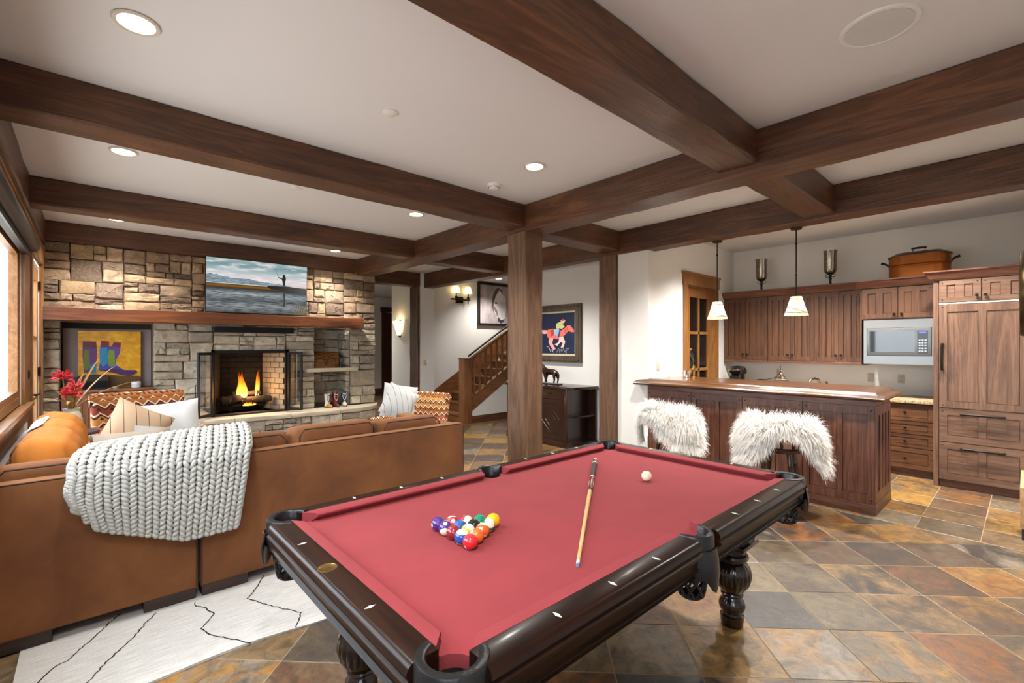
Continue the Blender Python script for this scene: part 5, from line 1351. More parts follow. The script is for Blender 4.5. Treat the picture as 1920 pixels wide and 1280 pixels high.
# ---- refrigerator column
FXR = 6.95
fr = thing('panelled_refrigerator', 'oak-panelled refrigerator with two drawers and iron pulls', 'refrigerator', (7.4, .33, 0))
OF = lambda a: wood('fridge_oak', '#38261b', '#664a39', '#836651', a, .45, .25, 30, ring=2.2)
part(B(FXR + .02, 7.87, -.02, .67, .085, 2.0), 'body', OF(2), fr, smooth=0); part(B(FXR + .05, 7.8, -.02, .67, 0, .085), 'toe_kick', OAK(1), fr, smooth=0)
part(B(FXR - .002, FXR + .02, -.02, .667, 2.004, 2.018), 'steel_strip', plain('pale_strip', '#dcdad4', .4), fr, smooth=0)
fd = door_x(fr, FXR, -.005, .668, .872, 2.002, ((.33, .06),), None, .065, (.07, .08), OF(2)); 
part(MB().tube([(FXR, .64, 1.57), (FXR - .045, .64, 1.57), (FXR - .05, .64, 1.55), (FXR - .05, .64, 1.31), (FXR - .045, .64, 1.29), (FXR, .64, 1.29)], .012, 10), 'handle', KN, fd)
for z0, z1 in ((.502, .868), (.088, .498)):
    mb = MB(); frame_panel(mb, 'x', -.002, .665, z0 + .003, z1 - .003, FXR, FXR + .02, .065, (.07, .07), ((.33, .06),), .010, -1)
    dr = part(mb, 'drawer', OF(1), fr, smooth=0); pegs(dr, FXR, 0, .668, z0, z1)
    part(MB().tube([(FXR, .49, z1 - .055), (FXR - .04, .49, z1 - .055), (FXR - .045, .47, z1 - .055), (FXR - .045, .19, z1 - .055), (FXR - .04, .17, z1 - .055), (FXR, .17, z1 - .055)], .010, 10), 'handle', KN, dr)
t = thing('wall_cabinet', 'small oak cabinet with panelled doors above the refrigerator', 'cabinet', (7.4, .33, 2.02), group='upper cabinets of the bar')
part(B(FXR + .02, 7.87, -.02, .67, 2.02, 2.268), 'body', OF(2), t, smooth=0)
for y0, y1, ky in ((-.01, .335, .305), (.338, .668, .37)): door_x(t, FXR, y0, y1, 2.022, 2.266, (((y0 + y1) / 2, .07),), (ky, 2.085), .06, (.05, .05), OF(1))
solo(B(6.965, 7.876, .674, .716, 0, 2.268), 'end_panel', OF(2), 'tall oak side panel between refrigerator and microwave', 'panel', smooth=0)
crown('crown_moulding', 'dark crown moulding above the refrigerator cabinet', 6.955, -.045, .72, 2.27, False, True)
# ---- base cabinets and counter
BX = 7.20
for i, (a, b) in enumerate(((.72, 1.26), (1.262, 1.92), (1.922, 2.58), (2.582, 3.25))):
    t = thing('base_cabinet', ('oak base cabinet with four drawers beside the refrigerator', 'oak base cabinet with doors behind the open end of the bar', 'oak base cabinet with doors under the sink', 'oak base cabinet with doors under the coffee maker')[i], 'cabinet', (7.5, (a + b) / 2, 0), group='base cabinets behind the bar')
    part(B(BX + .02, 7.87, a, b, .09, .868), 'body', OAK(2), t, smooth=0); part(B(BX + .07, 7.8, a, b, 0, .09), 'toe_kick', OAK(1), t, smooth=0)
    if i == 0:
        for z0, z1 in ((.66, .862), (.505, .655), (.345, .50), (.095, .34)):
            mb = MB(); frame_panel(mb, 'x', a + .004, b - .004, z0 + .002, z1 - .002, BX, BX + .02, .06, (.035, .035) if z1 - z0 < .22 else (.05, .05), (), .010, -1); dr = part(mb, 'drawer', OAKU(1), t, smooth=0); knob(BX, (a + b) / 2, (z0 + z1) / 2, dr)
    else:
        m_ = (a + b) / 2
        for y0, y1, ky in ((a, m_, m_ - .03), (m_, b, m_ + .03)): door_x(t, BX, y0, y1, .1, .862, (((y0 + y1) / 2, .05),), (ky, .78), mat=OAK(2))
def m_granite():
    t_ = NT('granite'); n = t_.noise(t_.coords(), 60, 4, .7); t_.set(t_.ramp(n, [(.3, hx('#4a3a2a')), (.5, hx('#a58a66')), (.7, hx('#cbb694'))]), .25); return t_.m
ctop = solo(RB(BX - .03, 7.876, .72, 3.262, .87, .912, r=.005), 'granite_counter', m_granite(), 'speckled tan granite counter on the base cabinets', 'counter')
# ---- things on counter, bar and cabinets
NIC = plain('brushed_nickel', '#8d8175', .25, .95); CHR = plain('chrome', '#d8d8d8', .06, 1.0)
km = thing('coffee_maker', 'black pod coffee maker with silver lid on the counter', 'coffee maker', (7.42, 3.02, .912)); bk = plain('gloss_black', '#0c0c0e', .12)
m_ = MB().lathe([(0, 0), (.115, 0), (.12, .01), (.12, .05), (.10, .06), (.10, .20), (.125, .215), (.13, .25), (.0, .26)], 28); m_.v = [(x * 1.1, y, z) for x, y, z in m_.v]; m_.xf(Matrix.Translation((7.42, 3.02, .912))); part(m_, 'body', bk, km)
m_ = MB().lathe([(.125, .25), (.128, .265), (.11, .30), (.07, .325), (0, .332)], 28, (7.42, 3.02, .912)); part(m_, 'lid', plain('dark_chrome', '#4a4a4c', .12, .9), km)
part(MB().tube([(7.30, 2.92, 1.19), (7.27, 3.02, 1.175), (7.30, 3.12, 1.19)], .012, 8), 'lid_handle', CHR, km); part(B(7.29, 7.32, 2.96, 3.08, .97, 1.09), 'spout_recess', plain('black_plastic', '#17181a'), km, smooth=0)
kb_ = thing('charging_base', 'small black appliance base plugged into the wall outlet', 'appliance', (7.5, 2.72, .912))
part(MB().lathe([(0, 0), (.06, 0), (.065, .02), (.05, .05), (.055, .09), (.07, .13), (0, .10)], 20, (7.5, 2.70, .912)), 'base', bk, kb_)
part(MB().tube([(7.5, 2.76, .93), (7.5, 2.80, .97), (7.5, 2.815, 1.03)], [.02, .018, .012], 8), 'arm', bk, kb_)
part(MB().tube([(7.55, 2.69, 1.03), (7.70, 2.66, 1.045), (7.80, 2.62, 1.06), (7.87, 2.57, 1.11)], .005, 6), 'cord', bk, kb_)
def plate(label, p, ax, two=False, wide=.072, col='#b3aa98'):
    t_ = thing('outlet' if two else 'light_switch', label, 'outlet' if two else 'switch', p)
    M4 = Matrix.Translation(p) @ Matrix.Rotation({'x': -PI / 2, 'y': 0}[ax], 4, 'Z')
    P_ = plain('plate_' + col.strip('#'), col, .4)
    m2 = MB().rbox(-wide / 2, wide / 2, -.006, 0, -.058, .058, r=.002); m2.xf(M4); part(m2, 'plate', P_, t_)
    if two:
        for z in (-.022, .022):
            m2 = MB().rbox(-.017, .017, -.009, -.004, z - .015, z + .015, r=.003); m2.xf(M4); sk = part(m2, 'socket', P_, t_)
            for x in (-.006, .006): m2 = MB().box(x - .001, x + .001, -.0095, -.008, z - .004, z + .006); m2.xf(M4); part(m2, 'slot', bk, sk, smooth=0)
    else:
        m2 = MB().rbox(-.016, .016, -.009, -.004, -.033, .033, r=.002); m2.xf(M4); part(m2, 'rocker', P_, t_)
plate('outlet with a black plug above the counter behind the bar', (7.88, 2.58, 1.135), 'x', True); plate('beige light switch plate on the wall below the cabinets', (7.88, 1.444, 1.122), 'x'); plate('beige outlet on the wall beside the refrigerator', (7.88, 1.123, 1.117), 'x', True)
plate('light switch on the white wall between post and glazed door', tuple(oy(1233.5, 686, 3.27)), 'y'); plate('pale yellow light switch on the stair wall pilaster', tuple(oy(797, 679, 8.6)), 'y', col='#c9bd8a')
gj = thing('glass_dispenser', 'silver-lidded glass jar with tall finial on the counter', 'jar', (7.42, 2.41, .912)); c0 = (7.42, 2.41, .912)
part(MB().lathe([(0, 0), (.07, 0), (.11, .03), (.125, .08), (.11, .13), (.07, .155)], 28, c0), 'glass_bowl', m_glass('clear_glass', (.93, .95, .95, 1), .2), gj)
part(MB().lathe([(.0, .01), (.06, .01), (.09, .06), (.08, .1), (0, .12)], 24, c0), 'contents', plain('silver_contents', '#b5b2ac', .2, .8), gj)
part(MB().lathe([(.075, .15), (.08, .165), (.055, .175), (.06, .19), (.035, .21), (.04, .225), (.018, .24), (.016, .27), (.024, .285), (.014, .31), (.018, .325), (0, .35)], 24, c0), 'lid', CHR, gj)
fc = thing('faucet', 'brushed nickel faucet behind the bar', 'faucet', (7.5, 1.93, .912))
part(MB().tube([(7.5, 1.95, .912), (7.5, 1.95, 1.04), (7.48, 1.96, 1.085), (7.43, 1.99, 1.10), (7.38, 2.02, 1.085), (7.36, 2.03, 1.05)], .016, 12), 'spout', NIC, fc); part(MB().tube([(7.5, 1.86, .912), (7.5, 1.86, 1.03), (7.47, 1.86, 1.06)], .013, 10), 'lever', NIC, fc); part(RB(7.46, 7.54, 1.82, 2.0, .912, .93, r=.006), 'base_plate', NIC, fc)
cp = solo(MB().lathe([(0, 0), (.04, 0), (.043, .003), (.043, .094), (.041, .095), (.039, .09), (.039, .01), (0, .008)], 28, (5.85, 3.03, 1.131)), 'metal_cup', plain('rose_chrome', '#d9c2b8', .08, 1.0), 'polished metal cup on the bar top beside the beer tap', 'cup')
tp = thing('beer_tap', 'brass beer tap with tall curved black handle on the bar', 'beer tap', (5.87, 2.945, 1.131)); BRS = plain('polished_brass', '#b98f45', .15, .95)
part(MB().lathe([(0, 0), (.03, 0), (.03, .01), (.014, .018), (.014, .09), (.022, .10), (.018, .13), (.012, .15), (.016, .165), (0, .17)], 20, (5.87, 2.945, 1.131)), 'column', BRS, tp); part(MB().tube([(5.86, 2.945, 1.23), (5.80, 2.945, 1.225), (5.78, 2.945, 1.18)], [.014, .012, .009], 10), 'spout', BRS, tp)
part(MB().tube([(5.87, 2.945, 1.29), (5.87, 2.935, 1.34), (5.87, 2.955, 1.40), (5.87, 2.985, 1.45), (5.87, 2.985, 1.49)], [.012, .018, .022, .02, .012], 12), 'handle', bk, tp); part(sphere(.017, 14, 10).xf(Matrix.Translation((5.87, 2.985, 1.50))), 'finial', BRS, tp)
for i, yy in enumerate((2.725, 1.835)):
    t = thing('hurricane_lantern', 'mercury glass hurricane on iron stem above the cabinets, ' + ('nearest the glazed door', 'nearest the copper boiler')[i], 'candle holder', (7.56, yy, 2.387), group='hurricane lanterns on the cabinets'); c0 = (7.56, yy, 2.387)
    part(MB().lathe([(0, 0), (.06, 0), (.055, .012), (.015, .02), (.013, .07), (.02, .085), (.013, .10), (.02, .14), (.045, .15), (0, .155)], 20, c0), 'stem', IRON, t)
    for s in (-1, 1): part(MB().tube([(7.56, yy + s * .015, 2.50), (7.56, yy + s * .05, 2.49), (7.56, yy + s * .06, 2.52), (7.56, yy + s * .04, 2.53)], .005, 6), 'scroll', IRON, t)
    part(MB().lathe([(.03, .15), (.055, .16), (.072, .185), (.077, .22), (.077, .45), (.085, .465), (.085, .472), (.073, .45), (.073, .22), (.066, .19), (.03, .165)], 28, c0), 'glass', plain('mercury_glass', '#8c8478', .16, .85, bump=.4, bscale=50), t)
cb = thing('copper_boiler', 'oval copper boiler with lid and wooden handle above the cabinets', 'boiler', (7.40, .89, 2.37))
def stad(L, R, z, n=12, cx=7.40, cy=.89): return [(cx + R * math.sin(a), cy + L + R * math.cos(a), z) for a in [PI * i / n - 0 for i in range(n + 1)]] + [(cx - R * math.sin(a), cy - L - R * math.cos(a), z) for a in [PI * i / n for i in range(n + 1)]]
def loft(rings):
    mb = MB(); k = len(rings[0]); vs = [p for r in rings for p in r]
    fs = [(j * k + i, (j + 1) * k + i, (j + 1) * k + (i + 1) % k, j * k + (i + 1) % k) for j in range(len(rings) - 1) for i in range(k)]
    mb.add(vs, fs + [tuple(range(k)), tuple((len(rings) - 1) * k + i for i in range(k))[::-1]]); return mb
COP = plain('copper', '#a8642f', .28, .9, var=.25); zc = 2.37
def stad(L, R, z, n=12, cx=7.40, cy=.89):
    out = []
    for i in range(n + 1): a = PI * i / n; out.append((cx + R * math.cos(a), cy + L + R * math.sin(a), z))
    for i in range(n + 1): a = PI + PI * i / n; out.append((cx + R * math.cos(a), cy - L + R * math.sin(a), z))
    return out
RR = .155; LL = .13
part(loft([stad(LL, RR, zc), stad(LL, RR, zc + .13), stad(LL, RR + .005, zc + .135), stad(LL, RR + .005, zc + .145), stad(LL, RR, zc + .15), stad(LL, RR + .006, zc + .155), stad(LL, RR, zc + .16), stad(LL, RR, zc + .255)][::-1]), 'pot', COP, cb)
lid = part(loft([stad(LL, RR + .012, zc + .25), stad(LL, RR + .014, zc + .262), stad(LL, RR - .01, zc + .275), stad(LL, RR - .08, zc + .31), stad(LL * .8, RR - .13, zc + .315)][::-1]), 'lid', plain('aged_copper', '#6b4424', .4, .8, var=.2), cb)
part(MB().tube([(7.40, .835, zc + .31), (7.40, .835, zc + .355)], .004, 6).tube([(7.40, .945, zc + .31), (7.40, .945, zc + .355)], .004, 6), 'bail', IRON, lid); part(MB().tube([(7.40, .82, zc + .357), (7.40, .89, zc + .36), (7.40, .96, zc + .357)], [.011, .013, .011], 10), 'grip', plain('black_wood', '#17120e', .4), lid)
for s in (-1, 1): part(MB().tube([(7.40, .89 + s * (LL + RR), zc + .17), (7.40, .89 + s * (LL + RR + .035), zc + .20), (7.40, .89 + s * (LL + RR + .075), zc + .215)], [.010, .012, .016], 8), 'side_handle', IRON, cb)
# ---- pendants
def pendant(label, y):
    x = 5.46; t = thing('pendant_lamp', label, 'lamp', (x, y, 1.865), group='pendant lamps over the bar')
    part(MB().lathe([(0, 2.76), (.05, 2.76), (.055, 2.775), (.055, 2.781), (0, 2.781)], 20, (x, y, 0)), 'canopy', BRZ, t)
    part(MB().tube([(x, y, 2.06), (x, y, 2.765)], .0065, 8).lathe([(.0065, 2.28), (.012, 2.285), (.012, 2.30), (.0065, 2.305)], 12, (x, y, 0)).lathe([(.0065, 2.60), (.012, 2.605), (.012, 2.62), (.0065, 2.625)], 12, (x, y, 0)), 'rod', BRZ, t)
    tm_ = NT('parchment_shade'); tm_.set(hx('#ead9b4'), .8); tm_.b.inputs['Emission Color'].default_value = hx('#ffe2ac'); tm_.b.inputs['Emission Strength'].default_value = PEND
    sh_ = MB(); n = 28
    prof = [(.050, 2.062), (.060, 2.03), (.085, 1.94), (.112, 1.866)]
    sh_.lathe(prof, n, (x, y, 0), mod=lambda a, z: 1 + .02 * math.sin(5 * a)); sh_.lathe([(r - .003, z) for r, z in prof][::-1], n, (x, y, 0), mod=lambda a, z: 1 + .02 * math.sin(5 * a))
    s_ = part(sh_, 'shade', tm_.m, t, smooth=60)
    for z0, z1, ph in ((1.885, 1.90, 0), (1.89, 1.93, 1.5), (2.03, 2.05, .6), (1.95, 1.88, 2.6)):
        pts = []
        for i in range(33):
            a = 2 * PI * i / 32; z = z0 + (z1 - z0) * (.5 + .5 * math.sin(a + ph)); r = .112 - (z - 1.866) / (2.062 - 1.866) * .062 + .003
            pts.append((x + r * math.cos(a), y + r * math.sin(a), z))
        part(MB().tube(pts, .0022, 5), 'wire_wrap', BRZ, s_)
    part(MB().lathe([(0, 1.95), (.02, 1.96), (.028, 1.985), (.018, 2.02), (.0, 2.03)], 14, (x, y, 0)), 'bulb', emis('bulb_warm', '#ffdca0', 12.0), t)
    l = bpy.data.lights.new('pendant_light', 'POINT'); l.energy = PENDL; l.color = (1, .8, .52); l.shadow_soft_size = .03; o = bpy.data.objects.new('pendant_light', l); COL.objects.link(o); o.location = (x, y, 1.90)
pendant('parchment pendant lamp wrapped in wire nearest the glazed door', 2.455); pendant('parchment pendant lamp wrapped in wire nearest the tie beam', 1.628)
# ---- ceiling fixtures
CANS = [(.16, 2.84), (.19, 4.787), (.23, 7.40), (2.812, 2.831), (2.812, 4.787), (2.93, 7.50), (.16, .3), (4.45, 2.5), (4.45, 5.0), (4.6, 10.9), (6.2, 2.3), (6.25, .7), (4.45, .5), (6.2, 1.5), (6.9, 8.1)]  # extra cans between girders, at refrigerator, sink aisle and stairs, added to brighten
CANF = [1, 1, 1.5, 1, 1, 1.5, 1.8, 2.0, 2.4, 2.0, 2.6, 2.4, 2.2, 2.6, 1.1]
CLB = ['recessed ceiling light beside the window wall above the pool room', 'recessed ceiling light between the beams beside the window wall', 'recessed ceiling light before the stone wall next to the windows', 'recessed ceiling light beside the smoke detector', 'recessed ceiling light between beams close to the long girder', 'recessed ceiling light before the stone wall near the television', 'recessed ceiling light near the corner of windows', 'added fill light in the ceiling between the two girders near the bar', 'added fill light in the ceiling between the two girders near the stairs', 'recessed ceiling light down the hallway', 'recessed ceiling light above the bar counter aisle', 'added fill light in the ceiling before the refrigerator', 'added fill light in the ceiling between the girders at the open end', 'added fill light in the ceiling above the sink aisle', 'added fill light in the ceiling above the staircase']
for (x, y), lb, cf in zip(CANS, CLB, CANF):
    t = thing('recessed_light', lb, 'light', (x, y, CEIL - .012), group='recessed ceiling lights')
    part(MB().lathe([(.072, .012), (.092, .012), (.095, .006), (.09, .0), (.074, .002), (.070, .012)], 32, (x, y, CEIL - .012)), 'trim_ring', plain('can_trim', '#cfc9bd', .4), t)
    part(MB().lathe([(0, .0105), (.071, .0105)], 28, (x, y, CEIL - .012)).xf(Matrix.Identity(4)), 'lens', emis('can_lens', '#fff0d2', 14.0), t)
    l = bpy.data.lights.new('recessed_bulb', 'SPOT'); l.energy = CAN * cf; l.color = (1, .955, .90); l.spot_size = d(125); l.spot_blend = .8; l.shadow_soft_size = .06
    o = bpy.data.objects.new('recessed_bulb', l); COL.objects.link(o); o.location = (x, y, CEIL - .03)
sp_ = thing('ceiling_speaker', 'round flush white speaker grille in the ceiling', 'speaker', (2.816, .485, CEIL - .01)); part(MB().lathe([(0, .004), (.135, .004), (.142, .0), (.155, .002), (.158, .01)], 48, (2.816, .485, CEIL - .01)), 'bezel', plain('speaker_white', '#dfe0de', .6), sp_); part(MB().lathe([(0, .002), (.134, .002), (.134, .004)], 48, (2.816, .485, CEIL - .01)), 'grille', plain('speaker_grille', '#cdd0d0', .7, bump=.4, bscale=400), sp_)
sd_ = thing('smoke_detector', 'white smoke detector on the ceiling by the beam', 'smoke detector', (2.851, 3.418, CEIL - .045)); part(MB().lathe([(0, 0), (.035, 0), (.045, .006), (.05, .02), (.062, .028), (.065, .045)], 32, (2.851, 3.418, CEIL - .045)), 'housing', plain('detector_white', '#e8e8e6', .4), sd_)
for k in range(10): a = k * PI / 5; part(MB().box(-.008, .008, -.002, .002, -.003, .003).xf(Matrix.Translation((2.851, 3.418, CEIL - .03)) @ Matrix.Rotation(a, 4, 'Z') @ Matrix.Translation((0, -.051, 0))), 'vent_slot', plain('slot_grey', '#77787a', .6), sd_, smooth=0)
for x, y, lb in ((1.464, 2.819, 'round blank cover plate on the ceiling beside the pool-side beam'), (1.484, 4.773, 'round blank cover plate on the ceiling between the sofa beams')): solo(MB().lathe([(0, 0), (.045, 0), (.05, .003), (.05, .008)], 32, (x, y, CEIL - .008)), 'ceiling_cover_plate', plain('cover_white', '#dddbd7', .6), lb, 'cover plate', 'ceiling cover plates')
# ---- round bronze-rimmed mirror and bench end at the right wall
mr = thing('round_mirror', 'round bronze-framed mirror hung on the wall by the refrigerator', 'mirror', (5.75, -.05, 1.62)); mc = (5.75, 0, 1.985)
part(MB().lathe([(.30, -.05), (.36, -.05), (.365, .02), (.35, .05), (.32, .055), (.30, .03)], 48, mc, axis=1), 'frame', plain('bronze_frame', '#4a3a22', .3, .8), mr); part(MB().lathe([(0, -.045), (.31, -.045), (.31, .0), (0, .0)], 40, mc, axis=1), 'glass', plain('mirror', '#b5b8ba', .03, 1.0), mr)
bn = thing('wooden_bench', 'pale wooden bench end on dark feet at the frame edge', 'bench', (5.9, -.0, 0)); part(RB(5.50, 6.3, -.045, .05, .09, .42, r=.006), 'seat_box', wood('pale_bench', '#8a6a4a', '#b08a62', '#caa67c', 0, .5, .1), bn)
for x in (5.52, 6.2): part(B(x, x + .07, -.04, .04, 0, .09), 'foot', plain('bench_foot', '#2b2624', .5), bn, smooth=0)
# ================================================================== STAIRS
STN = lambda a: wood('stair_wood', '#4a2a16', '#7a4d2a', '#96683f', a, .4, .2, 28)
NX0_, NY0_ = 5.46, 7.45
sr = thing('staircase', 'brown wooden staircase with newel post, balusters and handrail', 'staircase', (6.1, 8.0, 0)); SLP = .605
nw = part(RB(NX0_, NX0_ + .19, NY0_, NY0_ + .19, 0, 1.28, r=.006), 'newel_post', STN(2), sr); part(RB(NX0_ - .012, NX0_ + .202, NY0_ - .012, NY0_ + .202, 1.28, 1.305, r=.006), 'newel_cap', STN(0), nw)
x0, x1 = 5.65, 8.0
def strp(za, zb, y0, y1, name, mat): part(MB().prism([(x0, za), (x1, za + SLP * (x1 - x0)), (x1, zb + SLP * (x1 - x0)), (x0, zb)], y0, y1, axis=1), name, mat, sr, smooth=0)
strp(.24, .50, 7.47, 7.515, 'stringer', STN(0)); strp(.49, .52, 7.455, 7.54, 'shoe_rail', STN(0)); strp(1.245, 1.31, 7.465, 7.535, 'handrail', STN(0))
for i in range(15):
    x = 5.73 + .15 * i
    part(MB().prism([(x - .018, .515 + SLP * (x - .018 - x0)), (x + .018, .515 + SLP * (x + .018 - x0)), (x + .018, 1.25 + SLP * (x + .018 - x0)), (x - .018, 1.25 + SLP * (x - .018 - x0))], 7.482, 7.518, axis=1), 'baluster', STN(2), sr, smooth=0)
for i in range(9):
    xx = 5.52 + .28 * i; zz = .17 * (i + 1); part(RB(xx - .03, xx + .29, 7.51, 8.735, zz - .035, zz, r=.008), 'tread', STN(1), sr); part(B(xx, xx + .02, 7.515, 8.735, zz - .17, zz - .034), 'riser', STN(1), sr, smooth=0)
part(MB().prism([(5.40, .0), (5.56, .0), (8.0, .25 + SLP * 2.35), (8.0, .62 + SLP * 2.35), (5.62, .60), (5.40, .45)], 8.73, 8.749, axis=1), 'wall_skirt', STN(0), sr, smooth=0)
strp(1.325, 1.355, 7.56, 7.60, 'rail_cap', plain('black_rail', '#1a1615', .35))
struct(MB().prism([(5.655, .0), (8.0, .0), (8.0, .245 + SLP * 2.35), (5.655, .245)], 7.488, 7.50, axis=1), 'wall_understair', PL)
# sconces
SHD = NT('sconce_shade'); SHD.set(hx('#ead9b8'), .8); SHD.b.inputs['Emission Color'].default_value = hx('#ffdf9f'); SHD.b.inputs['Emission Strength'].default_value = 1.3
def plight(p, e, r=.03):
    l = bpy.data.lights.new('sconce_light', 'POINT'); l.energy = e; l.color = (1, .76, .45); l.shadow_soft_size = r; o = bpy.data.objects.new('sconce_light', l); COL.objects.link(o); o.location = p
ds = thing('double_sconce', 'bronze two-arm wall sconce with cream shades above the stairs', 'wall lamp', (6.25, 8.70, 2.5)); zc = 2.60
part(RB(6.16, 6.36, 8.72, 8.75, zc - .07, zc + .07, r=.008), 'back_plate', BRZ, ds); part(MB().tube([(5.98, 8.66, zc), (6.50, 8.66, zc)], .02, 8).tube([(6.26, 8.74, zc), (6.26, 8.66, zc)], .016, 8), 'cross_bar', BRZ, ds)
for x in (6.12, 6.45):
    part(MB().lathe([(0, -.1), (.012, -.09), (.016, 0), (.028, .02), (.03, .07), (.014, .08), (.014, .15), (0, .15)], 14, (x, 8.66, zc)), 'candle_arm', BRZ, ds); part(MB().lathe([(.095, .15), (.055, .30)], 24, (x, 8.66, zc)), 'shade', SHD.m, ds); plight((x, 8.63, zc + .2), SCON * .5)
hs = thing('wall_sconce', 'tapered parchment wall sconce on the hallway wall', 'wall lamp', (5.12, 9.47, 1.8)); yy = 9.47
part(RB(5.14, 5.16, yy - .05, yy + .05, 1.74, 2.12, r=.006), 'back_plate', BRZ, hs)
m_ = MB(); vs = []
for (z, w2, dp) in ((1.78, .06, .05), (1.95, .11, .10), (2.10, .17, .15)):
    for k in range(11): a = PI / 2 + PI * k / 10; vs.append((5.14 + dp * math.cos(a), yy + w2 * math.sin(a), z + (.03 if k in (0, 10) and z > 2 else 0)))
m_.add(vs, [(j * 11 + k, (j + 1) * 11 + k, (j + 1) * 11 + k + 1, j * 11 + k + 1) for j in range(2) for k in range(10)]); part(m_, 'shade', SHD.m, hs, smooth=60); plight((5.04, yy, 2.08), SCON * .12)
# ---- pictures
hp = thing('horse_portrait', 'pencil-grey white horse portrait in a black frame on the stair wall', 'picture', (7.3, 8.73, 2.03)); fx0, fx1, fz0, fz1 = 6.78, 7.85, 2.03, 3.07
FRB = plain('black_frame', '#211d1d', .35); part(MB().box(fx0, fx1, 8.70, 8.748, fz0, fz0 + .06).box(fx0, fx1, 8.70, 8.748, fz1 - .06, fz1).box(fx0, fx0 + .06, 8.70, 8.748, fz0 + .06, fz1 - .06).box(fx1 - .06, fx1, 8.70, 8.748, fz0 + .06, fz1 - .06), 'frame', FRB, hp, smooth=0)
def m_sketch():
    t = NT('sketch_paper'); n = t.noise(t.coords((2, 1, 1)), 3, 4); t.set(t.ramp(n, [(.35, hx('#968c8c')), (.6, hx('#b9b0ae'))]), .5); return t.m
part(B(fx0 + .06, fx1 - .06, 8.725, 8.735, fz0 + .06, fz1 - .06), 'print', m_sketch(), hp, smooth=0)
HZ = lambda a, b: (fx0 + .06 + (a - 1525) / 325 * .82, fz1 - .06 - (b - 150) / 545 * .92)
def hpaint(poly, col, lift): part(MB().prism([HZ(*p) for p in poly], 8.725 - lift, 8.725, axis=1), 'pencil_shape', plain('graphite_' + col, '#' + col, .6, var=.2), hp, smooth=0)
hpaint([(1740, 175), (1790, 190), (1825, 260), (1850, 330), (1860, 480), (1840, 600), (1830, 660), (1790, 690), (1755, 660), (1735, 590), (1700, 520), (1680, 430), (1685, 330), (1710, 240)], 'e2dcda', .0004)
hpaint([(1745, 170), (1775, 185), (1720, 300), (1695, 420), (1700, 560), (1672, 440), (1675, 330), (1705, 230)], '5f565a', .0008); hpaint([(1755, 175), (1800, 200), (1828, 300), (1805, 250), (1770, 205)], '564d52', .0008)
hpaint([(1705, 388), (1735, 385), (1745, 405), (1715, 412)], '3a3438', .0009); hpaint([(1745, 590), (1790, 640), (1835, 620), (1828, 665), (1785, 692), (1752, 660)], '4a4246', .0008); hpaint([(1780, 655), (1795, 650), (1800, 672), (1785, 680)], '2e2a2c', .001); hpaint([(1700, 430), (1740, 500), (1760, 600), (1735, 580), (1705, 510)], '8d8382', .0007)
jp = thing('racing_painting', 'framed painting of a red galloping horse and rider on navy', 'painting', (5.83, 5.3, 1.27)); jy0, jy1, jz0, jz1 = 4.80, 5.86, 1.275, 2.235
FRW = wood('grey_frame', '#2e251c', '#4e4234', '#6d5f4c', 2, .5, .3); fw = .11
part(MB().box(5.80, 5.848, jy0, jy1, jz0, jz0 + fw).box(5.80, 5.848, jy0, jy1, jz1 - fw, jz1).box(5.80, 5.848, jy0, jy0 + fw, jz0 + fw, jz1 - fw).box(5.80, 5.848, jy1 - fw, jy1, jz0 + fw, jz1 - fw).box(5.79, 5.80, jy0 + .03, jy1 - .03, jz0 + .03, jz0 + .05).box(5.79, 5.80, jy0 + .03, jy1 - .03, jz1 - .05, jz1 - .03).box(5.79, 5.80, jy0 + .03, jy0 + .05, jz0 + .03, jz1 - .03).box(5.79, 5.80, jy1 - .05, jy1 - .03, jz0 + .03, jz1 - .03), 'frame', FRW, jp, smooth=0)
part(B(5.815, 5.82, jy0 + fw, jy1 - fw, jz0 + fw, jz1 - fw), 'mat_border', plain('cream_mat', '#cbbda0', .7), jp, smooth=0); c_y0, c_y1, c_z0, c_z1 = jy0 + fw + .02, jy1 - fw - .02, jz0 + fw + .035, jz1 - fw - .03
part(B(5.808, 5.816, c_y0, c_y1, c_z0, c_z1), 'canvas', plain('navy_paint', '#1f2a45', .4, var=.2), jp, smooth=0)
JZ = lambda a, b: (c_y0 + (418 - a) * .00253, c_z1 - (b - 110) * .00218)
def jpaint(poly, col, lift): part(MB().prism([JZ(*p) for p in poly], 5.808 - lift, 5.808, axis=0), 'brush_shape', plain('gouache_' + col, '#' + col, .5, var=.12), jp, smooth=0)
jpaint([(170, 240), (200, 232), (240, 228), (290, 250), (330, 232), (360, 205), (385, 210), (415, 245), (412, 262), (385, 255), (365, 250), (340, 275), (310, 300), (270, 310), (230, 300), (200, 310), (180, 290)], 'e0746a', .0006)
jpaint([(200, 300), (235, 300), (225, 340), (255, 385), (235, 395), (205, 360), (190, 330)], 'eba79c', .0009); jpaint([(290, 295), (320, 290), (340, 330), (325, 372), (300, 375), (318, 340), (300, 330), (270, 360), (245, 350), (280, 335)], 'f0c4ba', .0009); jpaint([(120, 235), (170, 238), (185, 262), (150, 268), (110, 255)], 'e9b0a6', .0008)
jpaint([(205, 240), (240, 232), (245, 275), (215, 290)], 'c2402e', .0011); jpaint([(330, 240), (358, 215), (365, 235), (335, 265)], 'd25a3a', .0011); jpaint([(240, 235), (285, 225), (290, 270), (260, 285), (242, 270)], '9cc3d6', .0013); jpaint([(285, 250), (300, 245), (290, 290), (275, 295)], '5a3a8a', .0014)
